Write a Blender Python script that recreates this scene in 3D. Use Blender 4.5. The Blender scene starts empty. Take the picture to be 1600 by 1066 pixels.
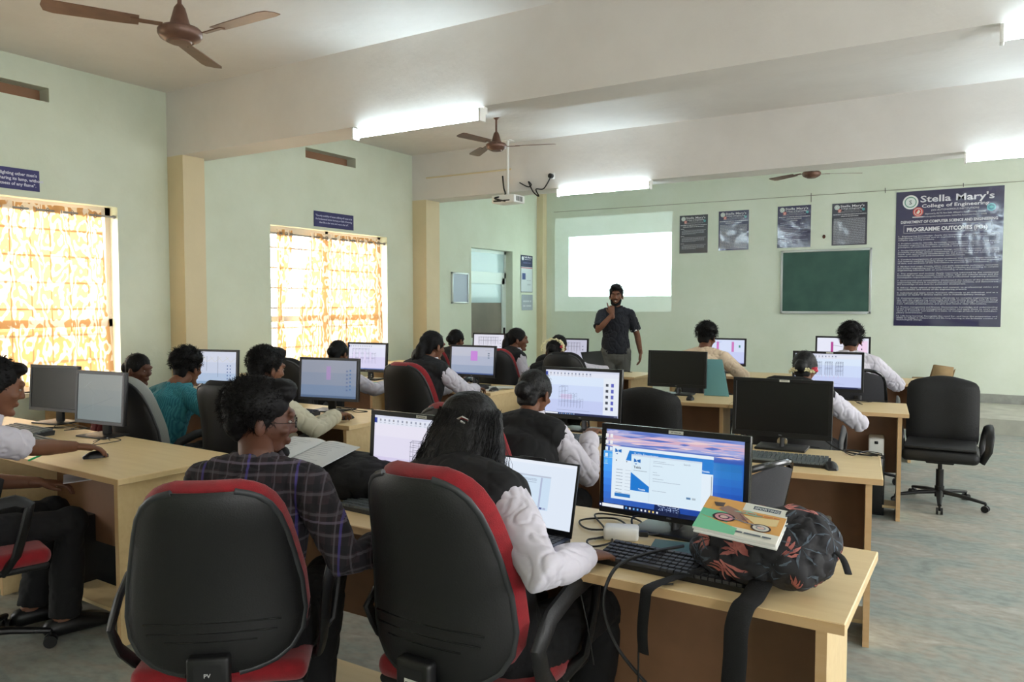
import bpy, bmesh, math, random
import numpy as np
from mathutils import Vector, Matrix, Euler, noise
R = math.radians
SC = bpy.context.scene
COL = SC.collection
PI = math.pi

# ------------------------------------------------------------------ materials
def srgb(r, g, b):
    f = lambda c: ((c/255.+.055)/1.055)**2.4 if c/255. > .04045 else c/255./12.92
    return (f(r), f(g), f(b), 1)

def nt_new(name):
    m = bpy.data.materials.new(name); m.use_nodes = True
    nt = m.node_tree
    return m, nt, nt.nodes['Principled BSDF'], nt.nodes['Material Output']

def mat(name, rgb, rough=.5, metal=0, var=0., vscale=6., bump=0., bscale=60., spec=.5, coat=0, sheen=0, rgb2=None):
    m, nt, b, out = nt_new(name)
    c = srgb(*rgb)
    b.inputs['Base Color'].default_value = c
    b.inputs['Roughness'].default_value = rough
    b.inputs['Metallic'].default_value = metal
    b.inputs['Specular IOR Level'].default_value = spec
    b.inputs['Coat Weight'].default_value = coat
    if coat: b.inputs['Coat Roughness'].default_value = .12
    if sheen: b.inputs['Sheen Weight'].default_value = sheen
    tc = nt.nodes.new('ShaderNodeTexCoord')
    if var or rgb2:
        n = nt.nodes.new('ShaderNodeTexNoise'); n.inputs['Scale'].default_value = vscale; n.inputs['Detail'].default_value = 5
        nt.links.new(tc.outputs['Object'], n.inputs['Vector'])
        cr = nt.nodes.new('ShaderNodeValToRGB')
        lo = srgb(*rgb2) if rgb2 else tuple(x*(1-var) for x in c[:3])+(1,)
        hi = c if rgb2 else tuple(min(1, x*(1+var)) for x in c[:3])+(1,)
        cr.color_ramp.elements[0].color = lo; cr.color_ramp.elements[1].color = hi
        cr.color_ramp.elements[0].position = .35; cr.color_ramp.elements[1].position = .65
        nt.links.new(n.outputs['Fac'], cr.inputs['Fac']); nt.links.new(cr.outputs['Color'], b.inputs['Base Color'])
    if bump:
        n2 = nt.nodes.new('ShaderNodeTexNoise'); n2.inputs['Scale'].default_value = bscale; n2.inputs['Detail'].default_value = 3
        nt.links.new(tc.outputs['Object'], n2.inputs['Vector'])
        bp = nt.nodes.new('ShaderNodeBump'); bp.inputs['Strength'].default_value = bump; bp.inputs['Distance'].default_value = .01
        nt.links.new(n2.outputs['Fac'], bp.inputs['Height']); nt.links.new(bp.outputs['Normal'], b.inputs['Normal'])
    return m

def wood_mat(name, a, b_, rough=.38):
    m, nt, b, out = nt_new(name)
    tc = nt.nodes.new('ShaderNodeTexCoord'); mp = nt.nodes.new('ShaderNodeMapping'); mp.inputs['Scale'].default_value = (1.2, 14, 14)
    n = nt.nodes.new('ShaderNodeTexNoise'); n.inputs['Scale'].default_value = 2.2; n.inputs['Detail'].default_value = 8; n.inputs['Distortion'].default_value = .6
    cr = nt.nodes.new('ShaderNodeValToRGB'); cr.color_ramp.elements[0].position = .3; cr.color_ramp.elements[1].position = .7
    cr.color_ramp.elements[0].color = srgb(*a); cr.color_ramp.elements[1].color = srgb(*b_)
    L = nt.links.new
    L(tc.outputs['Object'], mp.inputs['Vector']); L(mp.outputs[0], n.inputs['Vector']); L(n.outputs['Fac'], cr.inputs['Fac']); L(cr.outputs[0], b.inputs['Base Color'])
    b.inputs['Roughness'].default_value = rough
    return m

def wall_mat(name, rgb, dirt):
    m, nt, b, out = nt_new(name); L = nt.links.new
    tc = nt.nodes.new('ShaderNodeTexCoord')
    n = nt.nodes.new('ShaderNodeTexNoise'); n.inputs['Scale'].default_value = 1.3; n.inputs['Detail'].default_value = 6; n.inputs['Roughness'].default_value = .6
    L(tc.outputs['Object'], n.inputs['Vector'])
    cr = nt.nodes.new('ShaderNodeValToRGB'); cr.color_ramp.elements[0].position = .25; cr.color_ramp.elements[1].position = .7
    cr.color_ramp.elements[0].color = srgb(*dirt); cr.color_ramp.elements[1].color = srgb(*rgb)
    L(n.outputs['Fac'], cr.inputs['Fac']); L(cr.outputs[0], b.inputs['Base Color'])
    n2 = nt.nodes.new('ShaderNodeTexNoise'); n2.inputs['Scale'].default_value = 9; n2.inputs['Detail'].default_value = 6
    L(tc.outputs['Object'], n2.inputs['Vector'])
    bp = nt.nodes.new('ShaderNodeBump'); bp.inputs['Strength'].default_value = .25; bp.inputs['Distance'].default_value = .02
    L(n2.outputs['Fac'], bp.inputs['Height']); L(bp.outputs[0], b.inputs['Normal'])
    b.inputs['Roughness'].default_value = .62
    return m

def attr_mat(name, emit=0, rough=.3, coat=0, wavy=0):
    m, nt, b, out = nt_new(name); L = nt.links.new
    a = nt.nodes.new('ShaderNodeAttribute'); a.attribute_name = 'Col'
    if emit:
        b.inputs['Base Color'].default_value = (.01, .01, .01, 1)
        L(a.outputs['Color'], b.inputs['Emission Color']); b.inputs['Emission Strength'].default_value = emit
    else:
        L(a.outputs['Color'], b.inputs['Base Color'])
    b.inputs['Roughness'].default_value = rough; b.inputs['Coat Weight'].default_value = coat; b.inputs['Coat Roughness'].default_value = .14; b.inputs['Coat IOR'].default_value = 1.9 if coat else 1.5
    if wavy:
        tc = nt.nodes.new('ShaderNodeTexCoord'); n = nt.nodes.new('ShaderNodeTexNoise'); n.inputs['Scale'].default_value = 3.2; n.inputs['Detail'].default_value = 2
        L(tc.outputs['Object'], n.inputs['Vector'])
        bp = nt.nodes.new('ShaderNodeBump'); bp.inputs['Strength'].default_value = wavy; bp.inputs['Distance'].default_value = .05
        L(n.outputs['Fac'], bp.inputs['Height']); L(bp.outputs[0], b.inputs['Normal']); L(bp.outputs[0], b.inputs['Coat Normal'])
    return m

def emis(name, rgb, s):
    m, nt, b, out = nt_new(name)
    b.inputs['Base Color'].default_value = (.8, .8, .8, 1)
    b.inputs['Emission Color'].default_value = srgb(*rgb); b.inputs['Emission Strength'].default_value = s
    return m

# ------------------------------------------------------------------ mesh builder
class MB:
    def __init__(self): self.v = []; self.f = []; self.c = []; self.m = Matrix.Identity(4)
    def add(self, vs, fs, M=None, col=None):
        T = self.m @ M if M is not None else self.m
        o = len(self.v)
        self.v += [tuple(T @ Vector(p)) for p in vs]
        self.f += [tuple(i+o for i in f) for f in fs]
        self.c += [col]*len(fs)
        return self
    def box(self, x0, x1, y0, y1, z0, z1, M=None, col=None):
        vs = [(x, y, z) for z in (z0, z1) for y in (y0, y1) for x in (x0, x1)]
        return self.add(vs, [(0, 2, 3, 1), (4, 5, 7, 6), (0, 1, 5, 4), (2, 6, 7, 3), (0, 4, 6, 2), (1, 3, 7, 5)], M, col)
    def rbox(self, x0, x1, y0, y1, z0, z1, r=.01, seg=2, M=None, col=None):
        bm = bmesh.new(); bmesh.ops.create_cube(bm, size=1)
        for v in bm.verts: v.co = Vector(((x0+x1)/2+v.co.x*(x1-x0), (y0+y1)/2+v.co.y*(y1-y0), (z0+z1)/2+v.co.z*(z1-z0)))
        r = min(r, .49*min(x1-x0, y1-y0, z1-z0))
        bmesh.ops.bevel(bm, geom=bm.edges[:], offset=r, segments=seg, affect='EDGES', profile=.5)
        bm.verts.index_update()
        vs = [v.co.copy() for v in bm.verts]; fs = [[v.index for v in f.verts] for f in bm.faces]; bm.free()
        return self.add(vs, fs, M, col)
    def loft(self, rings, cap=True, M=None, closed=False, col=None):
        n = len(rings[0]); vs = [p for r in rings for p in r]; fs = []
        K = len(rings)
        for i in range(K if closed else K-1):
            for j in range(n):
                a = i*n+j; b = i*n+(j+1) % n; c = ((i+1) % K)*n+(j+1) % n; d = ((i+1) % K)*n+j
                fs.append((a, b, c, d))
        if cap and not closed:
            fs.append(tuple(range(n-1, -1, -1))); fs.append(tuple((K-1)*n+j for j in range(n)))
        return self.add(vs, fs, M, col)
    def tube(self, pts, r, n=10, M=None, cap=True, closed=False, col=None, sx=1., up=None, dome=False):
        """tube through pts; r is a radius or a list of radii / (ra, rb) pairs"""
        P = [Vector(p) for p in pts]; K = len(P)
        rr = [(x if isinstance(x, (tuple, list)) else (x, x)) for x in (r if isinstance(r, list) else [r]*K)]
        if dome:
            d0 = (P[0]-P[1]).normalized(); d1 = (P[-1]-P[-2]).normalized(); p0, r0, p1, r1 = P[0], rr[0], P[-1], rr[-1]
            pre = []; post = []
            for t in (.97, .8, .45):
                k = math.sqrt(1-t*t)
                pre.append((p0+d0*min(r0)*t, (r0[0]*k, r0[1]*k)))
            for t in (.45, .8, .97):
                k = math.sqrt(1-t*t)
                post.append((p1+d1*min(r1)*t, (r1[0]*k, r1[1]*k)))
            P = [a for a, _ in pre]+P+[a for a, _ in post]; rr = [b for _, b in pre]+rr+[b for _, b in post]; K = len(P)
        T = []
        for i in range(K):
            a = P[i-1] if (i or closed) else P[i]; b = P[(i+1) % K] if (i < K-1 or closed) else P[i]
            t = (b-a)
            T.append(t.normalized() if t.length > 1e-9 else Vector((0, 0, 1)))
        u = Vector(up) if up is not None else Vector((0, 0, 1))
        if abs(u.dot(T[0])) > .95: u = Vector((1, 0, 0)) if up is None else Vector((0, 1, 0))
        rings = []
        for i in range(K):
            u = (u-T[i]*u.dot(T[i])); u = u.normalized() if u.length > 1e-6 else T[i].orthogonal().normalized()
            w = T[i].cross(u)
            rings.append([P[i]+w*math.cos(2*PI*j/n)*rr[i][0]+u*math.sin(2*PI*j/n)*rr[i][1] for j in range(n)])
        return self.loft(rings, cap, M, closed, col)
    def ell(self, c, r, n=14, k=9, M=None, rot=None, col=None):
        E = Matrix.Translation(Vector(c)) @ (rot.to_4x4() if rot is not None else Matrix.Identity(4))
        rings = []
        for i in range(1, k):
            a = PI*i/k
            rings.append([(r[0]*math.sin(a)*math.cos(2*PI*j/n), r[1]*math.sin(a)*math.sin(2*PI*j/n), -r[2]*math.cos(a)) for j in range(n)])
        vs = [p for q in rings for p in q]; nn = len(vs); vs += [(0, 0, -r[2]), (0, 0, r[2])]; fs = []
        for i in range(k-2):
            for j in range(n): fs.append((i*n+j, i*n+(j+1) % n, (i+1)*n+(j+1) % n, (i+1)*n+j))
        for j in range(n):
            fs.append((nn, (j+1) % n, j)); fs.append((nn+1, (k-2)*n+j, (k-2)*n+(j+1) % n))
        return self.add(vs, fs, E if M is None else M @ E, col)
    def lathe(self, prof, n=24, M=None, col=None):
        rings = [[(r*math.cos(2*PI*j/n), r*math.sin(2*PI*j/n), z) for j in range(n)] for r, z in prof]
        return self.loft(rings, True, M, False, col)
    def cyl(self, p0, p1, r, n=16, r1=None, M=None, col=None):
        return self.tube([p0, p1], [r, r if r1 is None else r1], n, M, col=col)
    def prism(self, poly, z0, z1, M=None, col=None):
        n = len(poly)
        vs = [(x, y, z0) for x, y in poly]+[(x, y, z1) for x, y in poly]
        fs = [tuple(range(n-1, -1, -1)), tuple(range(n, 2*n))]+[(i, (i+1) % n, n+(i+1) % n, n+i) for i in range(n)]
        return self.add(vs, fs, M, col)
    def mesh(self, name, smooth=35):
        me = bpy.data.meshes.new(name); me.from_pydata(self.v, [], self.f)
        if any(c is not None for c in self.c):
            ca = me.color_attributes.new('Col', 'FLOAT_COLOR', 'CORNER')
            arr = []
            for f, c in zip(self.f, self.c): arr += list(c or (1, 1, 1, 1))*len(f)
            ca.data.foreach_set('color', arr)
        me.validate(); me.update()
        if smooth:
            me.shade_smooth(); me.set_sharp_from_angle(angle=R(smooth))
        return me
    def build(self, name, m, parent=None, smooth=35, loc=None, rot=None):
        me = self.mesh(name, smooth)
        if m: me.materials.append(m)
        return link(name, me, parent, loc, rot)

def link(name, data, parent=None, loc=None, rot=None):
    o = bpy.data.objects.new(name, data); COL.objects.link(o)
    if parent is not None: o.parent = parent
    if loc is not None: o.location = loc
    if rot is not None: o.rotation_euler = rot
    return o

def tag(o, label, cat, group=None, kind=None):
    o['label'] = label; o['category'] = cat
    if group: o['group'] = group
    if kind: o['kind'] = kind
    return o

def thing(name, label, cat, loc=(0, 0, 0), rz=0, group=None):
    o = link(name, None, None, loc, (0, 0, rz)); o.empty_display_size = .1
    return tag(o, label, cat, group)

KIDS = {}
def copy_tree(o, parent=None):
    c = o.copy(); COL.objects.link(c)
    if parent is not None: c.parent = parent
    for ch in [x for x in o.children]: copy_tree(ch, c)
    return c

def struct(name, mb, m, smooth=35):
    o = mb.build(name, m, None, smooth); o['kind'] = 'structure'; return o

# ------------------------------------------------------------------ flat prints and screens
_font = {}
def text_geo(s, bold=0):
    key = (s, bold)
    if key not in _font:
        cu = bpy.data.curves.new('t', 'FONT'); cu.body = s; cu.resolution_u = 2; cu.size = 1; cu.offset = .018*bold
        ob = bpy.data.objects.new('t', cu); COL.objects.link(ob)
        me = bpy.data.meshes.new_from_object(ob)
        vs = [(v.co.x, v.co.y) for v in me.vertices]; fs = [tuple(p.vertices) for p in me.polygons]
        bpy.data.objects.remove(ob); bpy.data.curves.remove(cu); bpy.data.meshes.remove(me)
        _font[key] = (vs, fs)
    return _font[key]

class Canvas:
    """flat picture in units of metres: x right, y up, layers rising towards the viewer"""
    def __init__(self, w, h, bg): self.w, self.h = w, h; self.b = MB(); self.z = 0.; self.rect(0, 0, w, h, bg)
    def up(self): self.z += .00012
    def rect(self, x0, y0, x1, y1, c): return self.poly([(x0, y0), (x1, y0), (x1, y1), (x0, y1)], c)
    def poly(self, p, c):
        self.b.add([(x, y, self.z) for x, y in p], [tuple(range(len(p)))], None, srgb(*c)); self.up(); return self
    def disc(self, x, y, r, c, n=24, r2=None):
        return self.poly([(x+r*math.cos(2*PI*i/n), y+(r2 or r)*math.sin(2*PI*i/n)) for i in range(n)], c)
    def line(self, x0, y0, x1, y1, t, c):
        d = Vector((x1-x0, y1-y0)); d = d.normalized() if d.length > 0 else Vector((1, 0)); n = Vector((-d.y, d.x))*t/2
        return self.poly([(x0-n.x, y0-n.y), (x1-n.x, y1-n.y), (x1+n.x, y1+n.y), (x0+n.x, y0+n.y)], c)
    def grad(self, x0, y0, x1, y1, cols, nx=1, fn=None):
        k = len(cols)-1; vs = []; fs = []
        for i in range(k):
            a = y0+(y1-y0)*i/k; b = y0+(y1-y0)*(i+1)/k
            self.b.add([(x0, a, self.z), (x1, a, self.z), (x1, b, self.z), (x0, b, self.z)], [(0, 1, 2, 3)], None, srgb(*cols[i]))
        self.up()
    def text(self, x, y, size, s, c, bold=0, width=None, align='l', sx=1.):
        vs, fs = text_geo(s, bold)
        if not vs: return self
        x0 = min(v[0] for v in vs); x1 = max(v[0] for v in vs); k = size
        if width: sx = width/((x1-x0)*k)
        W = (x1-x0)*k*sx; ox = x-(W/2 if align == 'c' else W if align == 'r' else 0)
        self.b.add([(ox+(vx-x0)*k*sx, y+vy*k, self.z) for vx, vy in vs], fs, None, srgb(*c)); self.up(); return self
    def bars(self, x, y, w, t, c, rnd, gaps=.12):
        """a line of print too small to read"""
        cx = x
        while cx < x+w:
            l = min(rnd.uniform(2, 8)*t, x+w-cx)
            self.b.add([(cx, y, self.z), (cx+l, y, self.z), (cx+l, y+t, self.z), (cx, y+t, self.z)], [(0, 1, 2, 3)], None, srgb(*c))
            cx += l+t*.7
        self.up()
    def obj(self, name, m, parent=None, M=None):
        if M is not None: self.b.v = [tuple(M @ Vector(p)) for p in self.b.v]
        return self.b.build(name, m, parent, 0)

def frameM(o, xdir, ydir):
    x = Vector(xdir).normalized(); y = Vector(ydir).normalized(); z = x.cross(y)
    return Matrix(((x.x, y.x, z.x, o[0]), (x.y, y.y, z.y, o[1]), (x.z, y.z, z.z, o[2]), (0, 0, 0, 1)))
# ------------------------------------------------------------------ camera
H = 1.5
cam = bpy.data.cameras.new('camera'); camo = bpy.data.objects.new('camera', cam); COL.objects.link(camo)
cam.sensor_width = 36; cam.lens = 1209/1600*36; cam.clip_start = .05
camo.location = (0, 0, H); camo.rotation_euler = (R(90)-math.atan(58/1209.), 0, R(31.7))
SC.camera = camo
SC.view_settings.view_transform = 'Standard'; SC.view_settings.look = 'None'; SC.view_settings.gamma = 1
SC.view_settings.exposure = 1.34
SC.cycles.use_denoising = True
SC.cycles.max_bounces = 7; SC.cycles.diffuse_bounces = 4; SC.cycles.glossy_bounces = 3; SC.cycles.transparent_max_bounces = 8
SC.cycles.sample_clamp_indirect = 4

# ------------------------------------------------------------------ base materials
M_wall = wall_mat('wall_paint', (220, 229, 211), (206, 214, 192))
M_wallf = wall_mat('front_wall_paint', (230, 239, 225), (218, 229, 210))
M_pil = wall_mat('pilaster_paint', (222, 208, 172), (212, 197, 160))
M_ceil = wall_mat('ceiling_paint', (224, 221, 217), (212, 208, 203))
M_white = mat('white_paint', (235, 235, 230), .5)
M_dark = mat('dark_void', (18, 17, 16), .8)
M_alu = mat('aluminium', (205, 210, 210), .35, .6)
M_blackp = mat('black_plastic', (14, 14, 16), .42, var=.2, bump=.05, bscale=400)
M_shell = mat('chair_shell_plastic', (19, 19, 20), .5, var=.25, vscale=2, bump=.1, bscale=220)
M_gloss = mat('gloss_black_plastic', (12, 12, 14), .2)
M_redf = mat('red_chair_fabric', (140, 14, 26), .9, var=.15, vscale=30, bump=.3, bscale=500, sheen=.3)
M_blackf = mat('black_fabric', (12, 12, 13), .85, var=.3, vscale=12, bump=.25, bscale=300)
M_leather = mat('black_leatherette', (8, 8, 9), .6, bump=.15, bscale=150)
M_mesh = mat('grey_mesh_fabric', (54, 54, 58), .8, var=.2, vscale=300)
M_greyf = mat('grey_chair_fabric', (150, 156, 152), .8, bump=.2, bscale=300)
M_chrome = mat('chrome', (190, 190, 190), .15, 1)
M_wood = wood_mat('desk_laminate', (230, 203, 152), (238, 213, 164))
M_woodE = wood_mat('desk_edge_band', (205, 166, 118), (212, 178, 132))
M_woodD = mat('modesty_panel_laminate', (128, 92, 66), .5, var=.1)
M_wire = mat('black_cable', (15, 15, 15), .5)
M_curtrod = mat('curtain_rod_metal', (150, 150, 150), .3, .9)

m, nt, b, out = nt_new('floor_stone'); M_floor = m; L = nt.links.new
tc = nt.nodes.new('ShaderNodeTexCoord'); mp = nt.nodes.new('ShaderNodeMapping'); mp.inputs['Scale'].default_value = (1, 1.6, 1)
n1 = nt.nodes.new('ShaderNodeTexNoise'); n1.inputs['Scale'].default_value = 2.2; n1.inputs['Detail'].default_value = 9; n1.inputs['Roughness'].default_value = .65; n1.inputs['Distortion'].default_value = .8
cr = nt.nodes.new('ShaderNodeValToRGB'); e = cr.color_ramp.elements
e[0].position = .3; e[0].color = srgb(132, 142, 138); e[1].position = .68; e[1].color = srgb(182, 184, 176)
x = cr.color_ramp.elements.new(.45); x.color = srgb(156, 164, 158); x = cr.color_ramp.elements.new(.57); x.color = srgb(166, 162, 152)
n2 = nt.nodes.new('ShaderNodeTexNoise'); n2.inputs['Scale'].default_value = 16; n2.inputs['Detail'].default_value = 8
mx = nt.nodes.new('ShaderNodeMix'); mx.data_type = 'RGBA'; mx.blend_type = 'MULTIPLY'; mx.inputs[0].default_value = .5
c2 = nt.nodes.new('ShaderNodeValToRGB'); c2.color_ramp.elements[0].color = (.62, .6, .56, 1); c2.color_ramp.elements[0].position = .35; c2.color_ramp.elements[1].position = .6
L(tc.outputs['Object'], mp.inputs[0]); L(mp.outputs[0], n1.inputs['Vector']); L(mp.outputs[0], n2.inputs['Vector']); L(n1.outputs['Fac'], cr.inputs['Fac']); L(n2.outputs['Fac'], c2.inputs['Fac'])
L(cr.outputs[0], mx.inputs[6]); L(c2.outputs[0], mx.inputs[7]); L(mx.outputs[2], b.inputs['Base Color'])
b.inputs['Roughness'].default_value = .5; b.inputs['Specular IOR Level'].default_value = .3
bp = nt.nodes.new('ShaderNodeBump'); bp.inputs['Strength'].default_value = .15; L(n2.outputs['Fac'], bp.inputs['Height']); L(bp.outputs[0], b.inputs['Normal'])

# curtain cloth: thin, lets daylight through, printed with ochre scrolls
m, nt, b, out = nt_new('curtain_cloth'); M_curt = m; L = nt.links.new
tc = nt.nodes.new('ShaderNodeTexCoord'); mp = nt.nodes.new('ShaderNodeMapping'); mp.inputs['Scale'].default_value = (1, 1, .6)
L(tc.outputs['Object'], mp.inputs[0])
w1 = nt.nodes.new('ShaderNodeTexWave'); w1.wave_type = 'RINGS'; w1.rings_direction = 'SPHERICAL'; w1.inputs['Scale'].default_value = 5; w1.inputs['Distortion'].default_value = 16; w1.inputs['Detail'].default_value = 2.; w1.inputs['Detail Scale'].default_value = 1.6
L(mp.outputs[0], w1.inputs['Vector'])
cr = nt.nodes.new('ShaderNodeValToRGB'); cr.color_ramp.elements[0].position = .35; cr.color_ramp.elements[0].color = srgb(248, 236, 216); cr.color_ramp.elements[1].position = .6; cr.color_ramp.elements[1].color = srgb(211, 165, 112)
L(w1.outputs['Fac'], cr.inputs['Fac'])
df = nt.nodes.new('ShaderNodeBsdfDiffuse'); tl = nt.nodes.new('ShaderNodeBsdfTranslucent'); tp = nt.nodes.new('ShaderNodeBsdfTransparent')
L(cr.outputs[0], df.inputs[0]); L(cr.outputs[0], tl.inputs[0]); L(cr.outputs[0], tp.inputs[0])
m1 = nt.nodes.new('ShaderNodeMixShader'); m1.inputs[0].default_value = .14; L(df.outputs[0], m1.inputs[1]); L(tl.outputs[0], m1.inputs[2])
m2 = nt.nodes.new('ShaderNodeMixShader'); m2.inputs[0].default_value = .13; L(m1.outputs[0], m2.inputs[1]); L(tp.outputs[0], m2.inputs[2])
L(m2.outputs[0], out.inputs['Surface'])

M_print = attr_mat('printed_paper', 0, .5)
M_lam = attr_mat('laminated_print', 0, .3, 1., .35)
M_screen = attr_mat('lit_screen', .38, .35)
M_tube = emis('tube_glow', (222, 244, 255), 26)

# ------------------------------------------------------------------ shell
XL, XR, YF, YB, ZC = -6.87, 2.7, 12.1, -3.6, 3.55
WIN = [(-2.0, 0.0), (2.2, 4.2), (5.98, 7.95)]
WZ = (.75, 2.39); TH = .24
struct('floor', MB().box(XL-TH, XR+TH, YB-TH, YF+TH, -.12, 0), M_floor)
struct('ceiling', MB().box(XL-TH, XR+TH, YB-TH, YF+TH, ZC, ZC+.15), M_ceil)

def wall_x(name, x0, x1, holes, m, y0=YB-TH, y1=YF+TH, zt=ZC):
    """wall lying along y between planes x0 and x1, with rectangular holes (y0, y1, z0, z1)"""
    b = MB(); ys = sorted(set([y0, y1]+[h[0] for h in holes]+[h[1] for h in holes]))
    for a, c in zip(ys, ys[1:]):
        mid = (a+c)/2; hs = sorted([(h[2], h[3]) for h in holes if h[0] <= mid <= h[1]]); z = 0
        for h0, h1 in hs:
            if h0 > z: b.box(x0, x1, a, c, z, h0)
            z = h1
        b.box(x0, x1, a, c, z, zt)
    return struct(name, b, m)
VENT = [(2.77, 3.615), (6.52, 7.364)]
DOOR = (9.92, 11.14, 2.38)
wall_x('wall_left', XL-TH, XL, [(a, c, WZ[0], WZ[1]) for a, c in WIN]+[(a, c, 3.215, 3.335) for a, c in VENT]+[(DOOR[0], DOOR[1], 0, DOOR[2])], M_wall)
WR = [(-2.4, -.4), (1.4, 3.4), (5.2, 7.2), (9.2, 11.2)]  # unseen right-hand windows; the last is added to brighten the front end
wall_x('wall_right', XR, XR+TH, [(a, c, .9, 2.4) for a, c in WR], M_wall)
struct('wall_front', MB().box(XL, XR, YF, YF+TH, 0, ZC), M_wallf)
struct('wall_back', MB().box(XL, XR, YB-TH, YB, 0, ZC), M_wall)
for k, (y0, w) in enumerate(((4.72, .33), (8.49, .36), (.72, .33))):
    struct('trim_%d' % (k+1), MB().box(XL+.24, XR, y0, y0+w, 2.93, ZC), M_ceil)
    struct('trim_%d' % (k+4), MB().box(XL, XL+.24, y0, y0+(.24, .30, .3)[k], 0, 2.93 if k < 2 else ZC), M_pil)
    struct('trim_%d' % (k+9), MB().box(XL, XL+.24, y0, y0+w, 2.93, ZC), M_ceil)
struct('trim_7', MB().box(XL, XL+.12, YF-.14, YF, 0, ZC), M_pil)
# platform along the front wall
M_plat = mat('platform_cement', (186, 186, 174), .7, var=.12, vscale=5)
M_skirt = mat('skirting_cement', (150, 152, 146), .7, var=.15, vscale=9)
struct('floor_1', MB().box(XL+.02, XR, 10.42, YF, 0, .18), M_plat)
struct('baseboard_front', MB().box(XL+.2, XR, YF-.025, YF, .18, .30), M_skirt)

# ventilator louvres in the slits above the windows
for a, c in VENT:
    b = MB(); b.box(XL-TH+.005, XL-.02, a, c, 3.21, 3.222); b.box(XL-.16, XL-.15, a, c, 3.222, 3.34)
    o = b.build('ventilator', mat('ventilator_slat', (150, 112, 84), .7), None); tag(o, 'narrow dark slit ventilator high on the wall '+('near the left edge of the photo' if a < 4 else 'above the second curtained window'), 'ventilator', 'slit ventilators')

# windows: steel frame, grille bars, glass
M_frame = mat('window_frame_paint', (198, 190, 178), .5)
m, nt, b, out = nt_new('window_glass'); M_glass = m
tr = nt.nodes.new('ShaderNodeBsdfTransparent'); gl = nt.nodes.new('ShaderNodeBsdfGlossy'); gl.inputs['Roughness'].default_value = .05
mxs = nt.nodes.new('ShaderNodeMixShader'); mxs.inputs[0].default_value = .06
nt.links.new(tr.outputs[0], mxs.inputs[1]); nt.links.new(gl.outputs[0], mxs.inputs[2]); nt.links.new(mxs.outputs[0], out.inputs[0])
def window(n, x, y0, y1, z0, z1):
    b = MB(); w = .05
    for a, c in ((y0, y0+w), (y1-w, y1), ((y0+y1)/2-w/2, (y0+y1)/2+w/2)): b.box(x-.05, x, a, c, z0, z1)
    zt = z0+(z1-z0)*.33
    for a, c in ((z0, z0+w), (z1-.09, z1), (zt, zt+.07)): b.box(x-.05, x, y0, y1, a, c)
    root = b.build('window_%d' % n, M_frame, None); root['kind'] = 'structure'
    g = MB()
    for i in range(1, 12): g.cyl((x-.09, y0+(y1-y0)*i/12, z0), (x-.09, y0+(y1-y0)*i/12, z1), .006, 6)
    for i in range(1, 7): g.box(x-.095, x-.085, y0, y1, z0+(z1-z0)*i/7-.01, z0+(z1-z0)*i/7+.01)
    g.build('grille', mat('grille_paint%d' % n, (120, 110, 100), .5), root)
    MB().box(x-.028, x-.022, y0+.02, y1-.02, z0+.02, z1-.02).build('pane', M_glass, root)
    return root
for k, (a, c) in enumerate(WIN): window(k+1, XL-.12, a, c, WZ[0], WZ[1])
for k, (a, c) in enumerate(WR): window(k+4, XR+TH-.06, a, c, .9, 2.4)  # includes the unseen window added for light near the front wall
for k, (a, c) in enumerate(WIN):
    struct('trim_%d' % (20+k), MB().box(XL-TH, XL+.03, a-.02, c+.02, WZ[0]-.035, WZ[0]), M_pil)

# ------------------------------------------------------------------ world and lights
w = bpy.data.worlds.new('World'); SC.world = w; w.use_nodes = True
bg = w.node_tree.nodes['Background']; bg.inputs['Color'].default_value = (.985, .99, 1, 1); bg.inputs['Strength'].default_value = 7.0
def portal(name, loc, rot, sx, sy):
    l = bpy.data.lights.new(name, 'AREA'); l.shape = 'RECTANGLE'; l.size = sx; l.size_y = sy; l.cycles.is_portal = True
    o = bpy.data.objects.new(name, l); COL.objects.link(o); o.location = loc; o.rotation_euler = rot
for a, c in WIN: portal('window_daylight', (XL-TH-.02, (a+c)/2, (WZ[0]+WZ[1])/2), (0, R(-90), 0), WZ[1]-WZ[0], c-a)
for a, c in WR: portal('window_daylight', (XR+TH+.02, (a+c)/2, 1.65), (0, R(90), 0), 1.5, c-a)
# ground and hazy trees outside so that the view through the panes is not only sky
o = MB().box(-60, XL-TH-.3, -40, 50, -.6, -.5).build('ground', mat('ground_sand', (200, 185, 160), .9), None); o['kind'] = 'structure'

def tube_light(x0, x1, y, z, label):
    t = thing('tube_light', label, 'tube light', ((x0+x1)/2, y, z), 0, 'fluorescent tube lights on the beams')
    L2 = (x1-x0)/2
    MB().rbox(-L2, L2, .0, .05, -.055, 0, .006).build('batten', M_white, t)
    for s in (-1, 1):
        c = s*(L2-.006)
        MB().rbox(c-.01, c+.01, -.055, .02, -.115, -.02, .005).build('lamp_holder', M_white, t)
    MB().tube([(-L2+.012, -.035, -.09), (L2-.012, -.035, -.09)], .0145, 14).build('glass_tube', M_tube, t)
    return t
TL = [(-4.40, -3.16, 4.73, 'lit tube light under the first beam, the nearest and longest one in view'),
      (.01, 1.23, 4.73, 'lit tube light cut by the top right corner of the photo'),
      (-4.58, -3.36, 8.5, 'lit tube light under the far beam right of the projector'),
      (-.24, .98, 8.5, 'lit tube light under the far beam above the large poster')]
for a, c, y, l in TL: tube_light(a, c, y, 2.934, l)
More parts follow.
